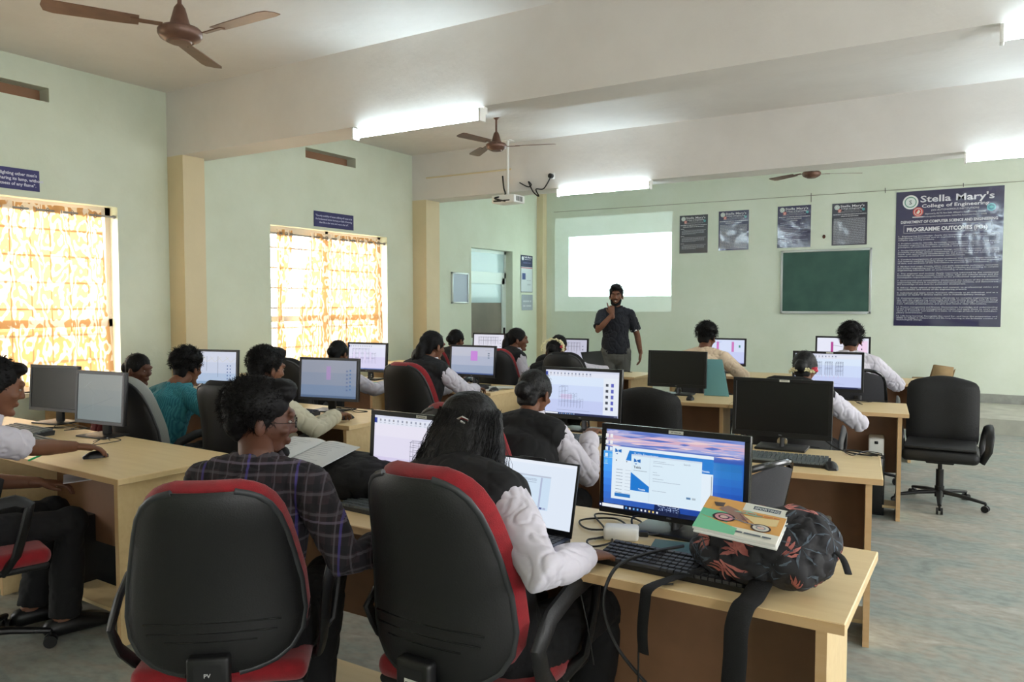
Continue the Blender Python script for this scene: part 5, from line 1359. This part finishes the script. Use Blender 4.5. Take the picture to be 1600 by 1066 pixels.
M_door = mat('door_aluminium_paint', (214, 226, 222), .35, .2)
M_dglass = mat('painted_reflection_glass', (196, 222, 226), .12, spec=.9)  # blue-white reflection is put into the pane's base colour
M_dboard = mat('brown_grey_board', (116, 110, 98), .6, var=.12, vscale=3)
xd = XL-.13; y0, y1 = DOOR[0], DOOR[1]
b = MB()
for a in ((y0, y0+.05, 0, 2.38), (y1-.05, y1, 0, 2.38), (y0, y1, 2.33, 2.38), (y0, y1, 1.93, 2.02)): b.box(xd-.05, xd, *a)
root = b.build('door_1', M_door, None); root['kind'] = 'structure'
MB().box(xd-.03, xd-.02, y0+.05, y1-.05, 2.02, 2.33).build('transom_pane', M_dglass, root)
b = MB()
for a in ((y0+.05, y0+.11, .02, 1.93), (y1-.13, y1-.05, .02, 1.93), (y0+.05, y1-.05, 1.83, 1.93), (y0+.05, y1-.05, .86, .96), (y0+.05, y1-.05, .02, .14)): b.box(xd-.045, xd+.005, *a)
leaf = b.build('door_leaf', M_door, root)
MB().box(xd-.03, xd-.02, y0+.11, y1-.13, 1.52, 1.83).build('glass_pane', M_dglass, leaf)
MB().box(xd-.03, xd-.015, y0+.11, y1-.13, .96, 1.52).build('board_panel', M_dboard, leaf)
MB().box(xd-.03, xd-.018, y0+.11, y1-.13, .14, .86).build('lower_panel', M_door, leaf)
MB().rbox(xd+.005, xd+.04, y1-.10, y1-.08, .98, 1.10, .006).build('door_handle', M_wire, leaf)
MB().box(XL-TH+.01, xd-.05, y0, y1, 0, 2.38).build('backing', M_white, root)
t = thing('notice_board', 'pale framed notice board on the wall left of the door', 'notice board', (XL, 9.60, 1.74))
MB().box(0, .012, -.20, .20, -.225, .225).build('board', mat('pale_blue_board', (190, 206, 222), .6), t)
b = MB()
for a in ((-.215, .215, .21, .235), (-.215, .215, -.235, -.21), (-.215, -.19, -.235, .235), (.19, .215, -.235, .235)): b.rbox(0, .03, *a, .004)
b.build('frame', M_alu, t)
c = Canvas(.40, .64, (206, 216, 220)); c.rect(0, .44, .40, .64, (34, 44, 84)); c.disc(.07, .585, .035, (230, 236, 238)); c.text(.12, .59, .05, "Stella Mary's", WH, 1, width=.25); c.bars(.13, .565, .22, .006, WH, random.Random(1)); c.bars(.08, .50, .26, .02, (80, 86, 130), random.Random(2)); c.rect(0, .415, .40, .43, (180, 90, 110)); c.rect(.05, .22, .16, .33, (50, 70, 130)); c.bars(.20, .2, .15, .012, (170, 176, 186), random.Random(4)); c.bars(.22, .12, .12, .03, (180, 190, 196), random.Random(5))
for a in ((0, 0, .4, .012), (0, .628, .4, .64), (0, 0, .01, .64), (.39, 0, .4, .64)): c.rect(*a, (40, 50, 70))
o = c.obj('wall_poster', M_print, None, Matrix(((0, 0, 1, XL+.005), (1, 0, 0, 11.40), (0, 1, 0, 1.70), (0, 0, 0, 1)))); tag(o, 'tall narrow framed poster with navy heading, right of the door', 'poster')
c = Canvas(.38, .27, (156, 166, 176))
for i in range(2): c.bars(.05, .14-.08*i, .28, .03, (200, 208, 212), random.Random(i))
o = c.obj('wall_notice', M_print, None, Matrix(((0, 0, 1, XL+.005), (1, 0, 0, 11.43), (0, 1, 0, 1.39), (0, 0, 0, 1)))); tag(o, 'small grey notice below the narrow poster right of the door', 'notice')

# ------------------------------------------------------------------ backpack with floral print, magazine on it
m, nt, b, out = nt_new('floral_backpack_fabric'); L = nt.links.new; M_floral = m
b.inputs['Base Color'].default_value = srgb(34, 33, 37); b.inputs['Roughness'].default_value = .75
tc = nt.nodes.new('ShaderNodeTexCoord'); n = nt.nodes.new('ShaderNodeTexNoise'); n.inputs['Scale'].default_value = 300; bp = nt.nodes.new('ShaderNodeBump'); bp.inputs['Strength'].default_value = .2
L(tc.outputs['Object'], n.inputs['Vector']); L(n.outputs['Fac'], bp.inputs['Height']); L(bp.outputs[0], b.inputs['Normal'])
M_coral = mat('coral_leaf_print', (190, 118, 108), .75, rgb2=(160, 90, 84), vscale=40); M_slate = mat('slate_leaf_print', (84, 96, 108), .75, rgb2=(52, 60, 70), vscale=60)
def bag_mesh(sx, sy, sz, seed, wr=.012, lumps=()):
    b = MB(); b.tube([(-sx*.62, 0, sz*.48), (-sx*.2, 0, sz*.54), (sx*.3, 0, sz*.52), (sx*.66, 0, sz*.46)], [(sy*.80, sz*.44), (sy*.98, sz*.52), (sy, sz*.50), (sy*.80, sz*.42)], 20, dome=True)
    for (p, r) in lumps: b.ell(p, r, 14, 9)
    b.ell((0, 0, sz*.25), (sx*.9, sy*.92, sz*.26), 18, 8)
    return remesh(b, .008, 3, wr, 8, seed)
t = thing('backpack', 'black backpack printed with coral leaves at the right end of the nearest desk', 'backpack', (-.52, 2.13, .75), -.22)
me = bag_mesh(.160, .130, .150, 4, .014, (((.09, .03, .10), (.10, .11, .075)), ((.10, -.03, .06), (.10, .10, .065)), ((-.08, -.03, .05), (.09, .09, .05)), ((0, -.07, .045), (.14, .08, .05))))
zmin = min(v.co.z for v in me.vertices)
for v in me.vertices: v.co.z -= zmin
bag = link('bag_body', cat_mesh('bag_body', [me], M_floral), t)
from mathutils.bvhtree import BVHTree
def leaf_prints(body, clusters):
    """printed leaves laid on the cloth, part of the same mesh"""
    me = body.data; tree = BVHTree.FromPolygons([v.co.copy() for v in me.vertices], [tuple(p.vertices) for p in me.polygons])
    r = random.Random(8); V = [tuple(v.co) for v in me.vertices]; F = [tuple(p.vertices) for p in me.polygons]; MI = [0]*len(F)
    for (cx, cy, cz, mi, nl, spread) in clusters:
        p0, nr = tree.find_nearest(Vector((cx, cy, cz)))[:2]
        e1 = nr.orthogonal().normalized(); e2 = nr.cross(e1); a0 = r.uniform(0, 6)
        for i in range(nl):
            a = a0+i*spread; d = e1*math.cos(a)+e2*math.sin(a); ln = r.uniform(.035, .07) if mi == 1 else r.uniform(.04, .085); wd = r.uniform(.007, .011) if mi == 1 else r.uniform(.004, .007); n = 8; rows = []
            for k in range(n+1):
                v = k/n; hw = wd*max(.02, math.sin(PI*v))**.8*.5; p = p0+d*(ln*v+.006); sd = d.cross(nr)
                row = []
                for q in (-1, -.33, .33, 1):
                    h = tree.find_nearest(p+sd*(hw*q+.14*ln*math.sin(PI*v*.8))); row.append(h[0]+h[1]*.0013)
                rows.append(row)
            o = len(V); V += [tuple(p) for q in rows for p in q]
            F += [(o+k*4+j, o+k*4+j+1, o+(k+1)*4+j+1, o+(k+1)*4+j) for k in range(n) for j in range(3)]; MI += [mi]*(n*3)
    nm = bpy.data.meshes.new('bag_body'); nm.from_pydata(V, [], F); nm.materials.append(M_floral); nm.materials.append(M_coral); nm.materials.append(M_slate)
    nm.polygons.foreach_set('material_index', MI); nm.shade_smooth(); body.data = nm
r = random.Random(31); CL = []
for i in range(26):
    a = r.uniform(-2.9, .6); z = r.uniform(.02, .16); mi = 1 if i % 2 else 2
    CL.append((.19*math.cos(a), .15*math.sin(a), z, mi, 4 if mi == 1 else 7, .42 if mi == 1 else .9))
for i in range(5): CL.append((r.uniform(-.12, .16), r.uniform(-.08, .1), .2, 1+i % 2, 4 if i % 2 == 0 else 7, .42 if i % 2 == 0 else .9))
leaf_prints(bag, CL)
b = MB(); b.tube(spline([(-.10, -.12, .03), (-.15, -.19, .012), (-.155, -.30, .012), (-.157, -.315, -.02), (-.160, -.322, -.10), (-.155, -.322, -.155)], 5), [(.020, .0035)]*26, 8, up=(0, 0, 1)); b.build('strap', M_blackf, t)
b = MB(); b.tube(spline([(.07, -.13, .04), (.08, -.20, .02), (.08, -.245, .01), (.085, -.285, -.03), (.085, -.29, -.10), (.08, -.29, -.17)], 5), [(.030, .007)]*26, 10, up=(0, 0, 1)); b.build('shoulder_strap', M_blackf, t)
b = MB(); b.tube(spline([(.085, -.295, -.15), (.06, -.30, -.26), (.02, -.30, -.36), (.0, -.30, -.42)], 5), [(.022, .003)]*16, 8, up=(0, 0, 1)); b.rbox(-.06, .06, -.315, -.285, -.50, -.38, .012); b.build('hanging_strap', M_blackf, t)
MB().tube(spline([(.17, .02, .12), (.22, .0, .11), (.25, -.03, .08)], 5), [(.010, .003)]*11, 8, up=(0, 0, 1)).build('webbing_tab', M_blackf, t)
t = thing('magazine', 'magazine with a bicycle on its orange and green cover, lying on the floral backpack', 'magazine', (-.655, 1.965, .915), -.28)
t.rotation_euler = (R(20), R(4), .0)
b = MB(); b.rbox(0, .215, 0, .15, -.008, -.0005, .001, 1); b.rbox(.004, .219, -.006, .146, -.014, -.0085, .001, 1); b.build('pages', M_white, t)
c = Canvas(.215, .15, (222, 168, 96)); c.rect(0, 0, .215, .035, (226, 226, 214)); c.poly([(0, .0), (.0, .06), (.11, .03), (.11, 0)], (120, 200, 160)); c.poly([(0, .06), (0, .09), (.07, .09), (.08, .045)], (106, 196, 160)); c.rect(.10, .115, .215, .15, (224, 226, 216)); c.rect(.125, .127, .195, .143, (70, 84, 96)); c.text(.128, .130, .013, 'SPORTING', (214, 220, 220), 1, width=.064)
c.poly([(.04, .10), (.06, .12), (.09, .11), (.13, .075), (.11, .065), (.07, .085)], (150, 120, 110)); c.poly([(.02, .125), (.05, .13), (.05, .11), (.03, .108)], (96, 84, 80)); c.rect(.0, .09, .02, .13, (232, 176, 96)); c.poly([(.11, .09), (.2, .1), (.2, .07), (.15, .06)], (226, 204, 150)); c.poly([(.08, .10), (.12, .115), (.16, .10), (.14, .095)], (150, 190, 170))
for (x, y, rr) in ((.065, .065, .030), (.165, .050, .026)):
    c.disc(x, y, rr, (52, 34, 46), r2=rr*.62); c.disc(x, y, rr*.80, (214, 150, 160) if rr > .028 else (214, 212, 200), r2=rr*.5); c.disc(x, y, rr*.5, (76, 46, 70) if rr > .028 else (140, 150, 160), r2=rr*.3); c.disc(x, y, rr*.36, (218, 190, 180), r2=rr*.22)
c.line(.07, .07, .12, .06, .004, (120, 120, 130)); c.line(.12, .06, .165, .055, .004, (140, 140, 150)); c.line(.1, .09, .13, .06, .003, (120, 80, 80)); c.bars(.11, .012, .09, .006, (90, 100, 110), random.Random(1)); c.bars(.10, .100, .1, .004, (200, 120, 80), random.Random(3))
c.obj('cover', M_print, t, Matrix.Translation((0, 0, .0002)))

# ------------------------------------------------------------------ black backpack and notebook on the left part of row one
t = thing('backpack', 'plain black backpack lying on the near desk under the open notebook', 'backpack', (-2.09, 2.22, .75), .12)
me = bag_mesh(.23, .16, .150, 9, .006, (((.13, .04, .08), (.11, .11, .065)),))
zm = min(v.co.z for v in me.vertices)
for v in me.vertices: v.co.z -= zm
link('bag_body', cat_mesh('bag_body', [me], M_blackf), t)
b = MB(); b.tube(spline([(-.1, -.13, .06), (.02, -.15, .07), (.16, -.11, .06)], 8), .003, 6); b.build('zip', M_gloss, t)
b = MB(); b.tube(spline([(.16, .05, .10), (.24, .0, .06), (.27, -.08, .015), (.2, -.14, .012)], 6), [(.018, .003)]*19, 8, up=(0, 0, 1)); b.build('strap', M_blackf, t)
t = thing('notebook', 'open handwritten notebook lying on the black backpack', 'notebook', (-2.25, 2.12, .925), .12)
t.rotation_euler = (R(9), R(3), .10)
def page_block(s):
    b = MB(); n = 10; prof = [(s*(.002+.165*i/n), .010*max(0, math.sin(PI*min(1, i/n*1.2)))**.8*(1-i/n)+.004) for i in range(n+1)]
    top = [[(x, y, z) for x, z in prof] for y in (-.12, .12)]
    vs = top[0]+top[1]+[(x, y, 0) for y in (-.12, .12) for x, z in prof]; N = n+1
    fs = [(i, i+1, N+i+1, N+i) for i in range(n)]+[(2*N+i, 3*N+i, 3*N+i+1, 2*N+i+1) for i in range(n)]+[(i, 2*N+i, 2*N+i+1, i+1) for i in range(n)]+[(N+i, N+i+1, 3*N+i+1, 3*N+i) for i in range(n)]+[(n, 2*N+n, 3*N+n, N+n)]
    b.add(vs, fs); return b
M_paper = mat('notebook_paper', (216, 220, 222), .8)
M_ink = mat('faint_ink', (165, 170, 182), .8)
for s in (-1, 1):
    pg = page_block(s).build('page', M_paper, t, 60)
    b = MB(); rr = random.Random(s)
    for i in range(11):
        y = .09-.018*i; x0 = .02 if s > 0 else -.15; x1 = x0+rr.uniform(.06, .12); b.box(x0, x1, y, y+.0012, .0145, .0149)
    b.build('handwriting', M_ink, pg)

# ------------------------------------------------------------------ small things on the desks
t = thing('power_adapter', 'white power adapter brick between the laptop and the desktop monitor', 'adapter', (-.985, 2.26, .75), .35)
MB().rbox(-.055, .055, -.035, .035, 0, .042, .01, 3).build('brick', M_white, t); MB().rbox(.055, .085, -.012, .012, .012, .03, .004).build('plug', M_blackp, t)
o = MB().rbox(-.07, .07, -.055, .055, 0, .012, .002).build('booklet', mat('teal_booklet', (70, 104, 104), .5), None, 35, (-.80, 2.24, .75), (0, 0, .2)); tag(o, 'thin teal booklet under the cables behind the near keyboard', 'booklet')
cable([(-1.05, 2.20, .755), (-1.0, 2.34, .757), (-1.09, 2.44, .757), (-1.18, 2.36, .757), (-1.10, 2.28, .757), (-.98, 2.40, .757), (-1.04, 2.48, .757), (-1.17, 2.46, .757), (-1.08, 2.33, .757), (-.99, 2.20, .757), (-1.02, 2.12, .757), (-1.06, 2.18, .757), (-.98, 2.25, .757)], 'looped black charger cable beside the laptop on the near desk', .0032)
cable([(-.76, 2.20, .78), (-.80, 2.08, .79), (-.85, 1.96, .783), (-.86, 1.885, .752), (-.865, 1.87, .68), (-.83, 1.88, .58), (-.74, 1.9, .48), (-.62, 1.88, .40), (-.50, 1.9, .32), (-.35, 1.95, .22), (-.3, 2.1, .0)], 'thick black cable hanging over the near desk edge and looping down', .005)
cable([(-.70, 1.95, .755), (-.74, 1.905, .757), (-.765, 1.893, .74), (-.772, 1.89, .6), (-.772, 1.89, .3), (-.78, 1.9, .02)], 'thin black cable hanging straight down from the near desk', .0025)
cable([(-.97, 1.912, .74), (-.93, 1.90, .62), (-.91, 1.905, .5)], 'faint thin cable under the near desk edge', .002)
cable([(-.85, 2.42, .80), (-.98, 2.36, .80), (-.95, 2.30, .77), (-.90, 2.33, .76), (-.83, 2.42, .76)], 'monitor cable with ferrite bead behind the blue desktop monitor', .0035)
tangle(-.50, 4.10, .752, .12, .10, 'tangle of thin black wires right of the large switched-off monitor', 3, 13, .0025)
cable([(-.78, 4.24, .90), (-.74, 4.2, .84), (-.66, 4.16, .78), (-.56, 4.14, .757), (-.45, 4.14, .757)], 'black cables falling from the large switched-off monitor', .004)
tangle(-.82, 6.32, .752, .22, .12, 'thin wire wandering over the third-row desk beside the girl with white flowers', 5, 8, .0022)
tangle(-4.65, 2.50, .752, .22, .10, 'loose black wires between the two monitors near the window', 6, 10, .003)
tangle(-4.0, 2.38, .752, .14, .10, 'thin wire on the wide pale desk near the window', 7, 7, .002)
tangle(-3.75, 3.98, .752, .16, .07, 'black wires behind the grey-blue monitor', 8, 9, .003)
tangle(-1.95, 5.10, .015, .3, .2, 'black wires on the floor under the third row', 9, 9, .004)
tangle(-4.35, 5.05, .35, .22, .1, 'dense tangle of cables hanging between the desks in the left block', 10, 26, .004)
tangle(-3.4, 7.85, .752, .2, .08, 'black wires on the front desk by the speaker laptop', 11, 9, .003)
M_green = mat('green_folder', (96, 196, 160), .6)
o = MB().rbox(-.16, .10, -.10, .10, 0, .006, .002).build('folder', M_green, None, 35, (-4.88, 5.50, .75), (0, 0, .25)); tag(o, 'light green folder on the desk before the second window', 'folder')
for i, (x, y, a, l) in enumerate(((-3.72, 5.62, .3, 'white sheet lying nearest the desk corner, before the ponytailed student'), (-3.78, 5.72, -.2, 'white sheet partly under the others on the ponytailed student desk'), (-3.90, 5.60, .1, 'grey printed sheet beside the ponytailed student keyboard'), (-3.68, 5.78, .6, 'topmost tilted sheet behind the papers of the ponytailed student'))):
    o = MB().box(-.105, .105, -.148*.7, .148*.7, 0, .002).build('paper_sheet', mat('sheet%d' % i, ((222, 222, 216), (200, 204, 204), (150, 156, 162), (214, 212, 200))[i], .8), None, 0, (x, y, .751+.0025*i), (0, 0, a)); tag(o, l, 'paper', 'loose papers on the desk')
M_teal2 = mat('teal_file', (112, 168, 172), .6)
t = thing('file_folder', 'upright pale teal file leaning behind the third-row switched-off monitor', 'file', (-1.88, 6.22, .75), .1)
b = MB(); b.prism([(-.10, 0), (.10, 0), (.03, .30), (-.09, .30)], 0, .012, Matrix.Rotation(R(78), 4, 'X')); b.build('cover', M_teal2, t)
t = thing('pouch', 'patterned pouch among the things by the hand of the girl with the watch', 'pouch', (-2.12, 3.92, .75), .2)
MB().rbox(-.08, .08, -.03, .03, 0, .035, .015, 3).build('body', mat('flower_pouch', (206, 196, 130), .8, rgb2=(170, 110, 110), vscale=60), t)
t = thing('paper_stack', 'white paper stack with a pen beside the keyboard in the second row', 'paper', (-2.18, 3.80, .75), .25)
MB().box(-.14, .14, -.10, .10, 0, .004).build('sheets', M_white, t); MB().cyl((-.05, .02, .008), (.08, .05, .008), .004, 8).build('pen', M_wire, t)
# cardboard on the platform
M_card = mat('cardboard', (168, 142, 104), .85, rgb2=(150, 124, 86), vscale=4)
t = thing('cardboard_box', 'opened brown cardboard box by the front wall behind the executive chair', 'box', (-.62, 11.3, .18), .1)
MB().box(-.22, .22, -.16, .16, 0, .36).build('box_body', M_card, t)
b = MB(); b.add([(-.02, -.16, .36), (.22, -.16, .36), (.24, -.10, .52), (.02, -.12, .55)], [(0, 1, 2, 3)]); b.add([(-.02, .16, .36), (.22, .16, .36), (.24, .10, .50), (.02, .10, .53)], [(0, 1, 2, 3)]); b.add([(.22, -.16, .36), (.22, .16, .36), (.26, .1, .47), (.26, -.1, .5)], [(0, 1, 2, 3)])
o = b.build('flap', M_card, t); md = o.modifiers.new('s', 'SOLIDIFY'); md.thickness = .006

# computers under the desks
def cpu(x, y, rz, label, white=False, z=0, w=.17, d=.40, h=.38):
    t = thing('computer_tower', label, 'computer tower', (x, y, z), rz, 'computer towers under the desks')
    MB().rbox(-w/2, w/2, 0, d, 0, h, .006).build('case', M_white if white else M_blackp, t)
    MB().rbox(-w/2+.01, w/2-.01, -.008, .004, .01, h-.01, .004).build('front_panel', M_white if white else M_gloss, t)
    b = MB(); b.cyl((0, -.012, h*.82), (0, -.006, h*.82), .009, 12); b.build('power_button', M_chrome, t)
cpu(-.69, 5.98, .11, 'black computer tower under the right end of the third-row desk', h=.42)
cpu(-.70, 3.86, .13, 'black computer tower under the right end of the second-row desk', h=.36)
cpu(-3.98, 2.05, 0, 'black computer tower under the wide pale desk at the left', h=.42)
cpu(-1.95, 3.95, .1, 'black computer tower under the middle of the second row', h=.40)
def ups(x, y, z, rz, label):
    t = thing('power_backup_unit', label, 'power backup unit', (x, y, z), rz, 'white power backup units on the towers')
    MB().rbox(-.05, .05, 0, .24, 0, .13, .012, 3).build('case', M_white, t); MB().rbox(-.012, .012, -.004, .003, .09, .11, .003).build('switch', M_gloss, t)
ups(-.66, 3.84, .362, .13, 'white backup unit behind the second-row desk leg')
ups(-.66, 5.96, .422, .11, 'white backup unit behind the third-row desk leg')
ups(-3.92, 5.62, .0, 0, 'white unit under the desk of the ponytailed student')

# tags on the two near chairs
def chair_tag(i, fn, x, z, y):
    o = [q for q in bpy.data.objects if q.get('category') == 'chair' and i in q['label']][0]
    c = Canvas(.07, .09, (20, 20, 22)); fn(c); c.obj('back_tag', M_print, o, frameM((x, y, z), (1, 0, 0), (0, 0, 1)))
def tag_a(c): c.text(.035, .055, .016, 'PV', (190, 190, 190), 1, align='c')
def tag_b(c): c.rect(.012, .042, .060, .062, (210, 210, 200)); c.bars(.015, .05, .042, .004, (70, 70, 70), random.Random(1))
chair_tag('behind the man in plaid', tag_a, -.035, .455, -.3265); chair_tag('behind the long-haired girl', tag_b, -.035, .455, -.3265)
for o in [q for q in bpy.data.objects if q.get('category') == 'chair']:
    if 'executive' in o['label']: o.scale = (.93, .95, .89)
    elif 'tucked' in o['label']: o.scale = (.85, .9, .93)
    elif 'plaid' in o['label']: o.scale = (1.03, 1, .955)
    elif 'edge-on' in o['label']: o.scale = (1, 1, .93)
    elif 'long-haired' in o['label']: o.scale = (1, 1, 1.015)

t = thing('pen', 'green pen in the lowered hand of the man at the left edge', 'pen', (-3.83, 1.93, .775)); MB().tube([(-.05, -.03, -.02), (.05, .03, .03)], .005, 8).build('barrel', mat('green_pen', (40, 190, 110), .4), t)
o = MB().box(-.10, .10, -.07, .07, 0, .004).build('paper_pad', mat('pad_paper', (200, 196, 204), .8), None, 0, (-3.62, 2.0, .685), (.05, 0, -.5)); tag(o, 'pale paper pad on the knee of the man at the left edge', 'paper')
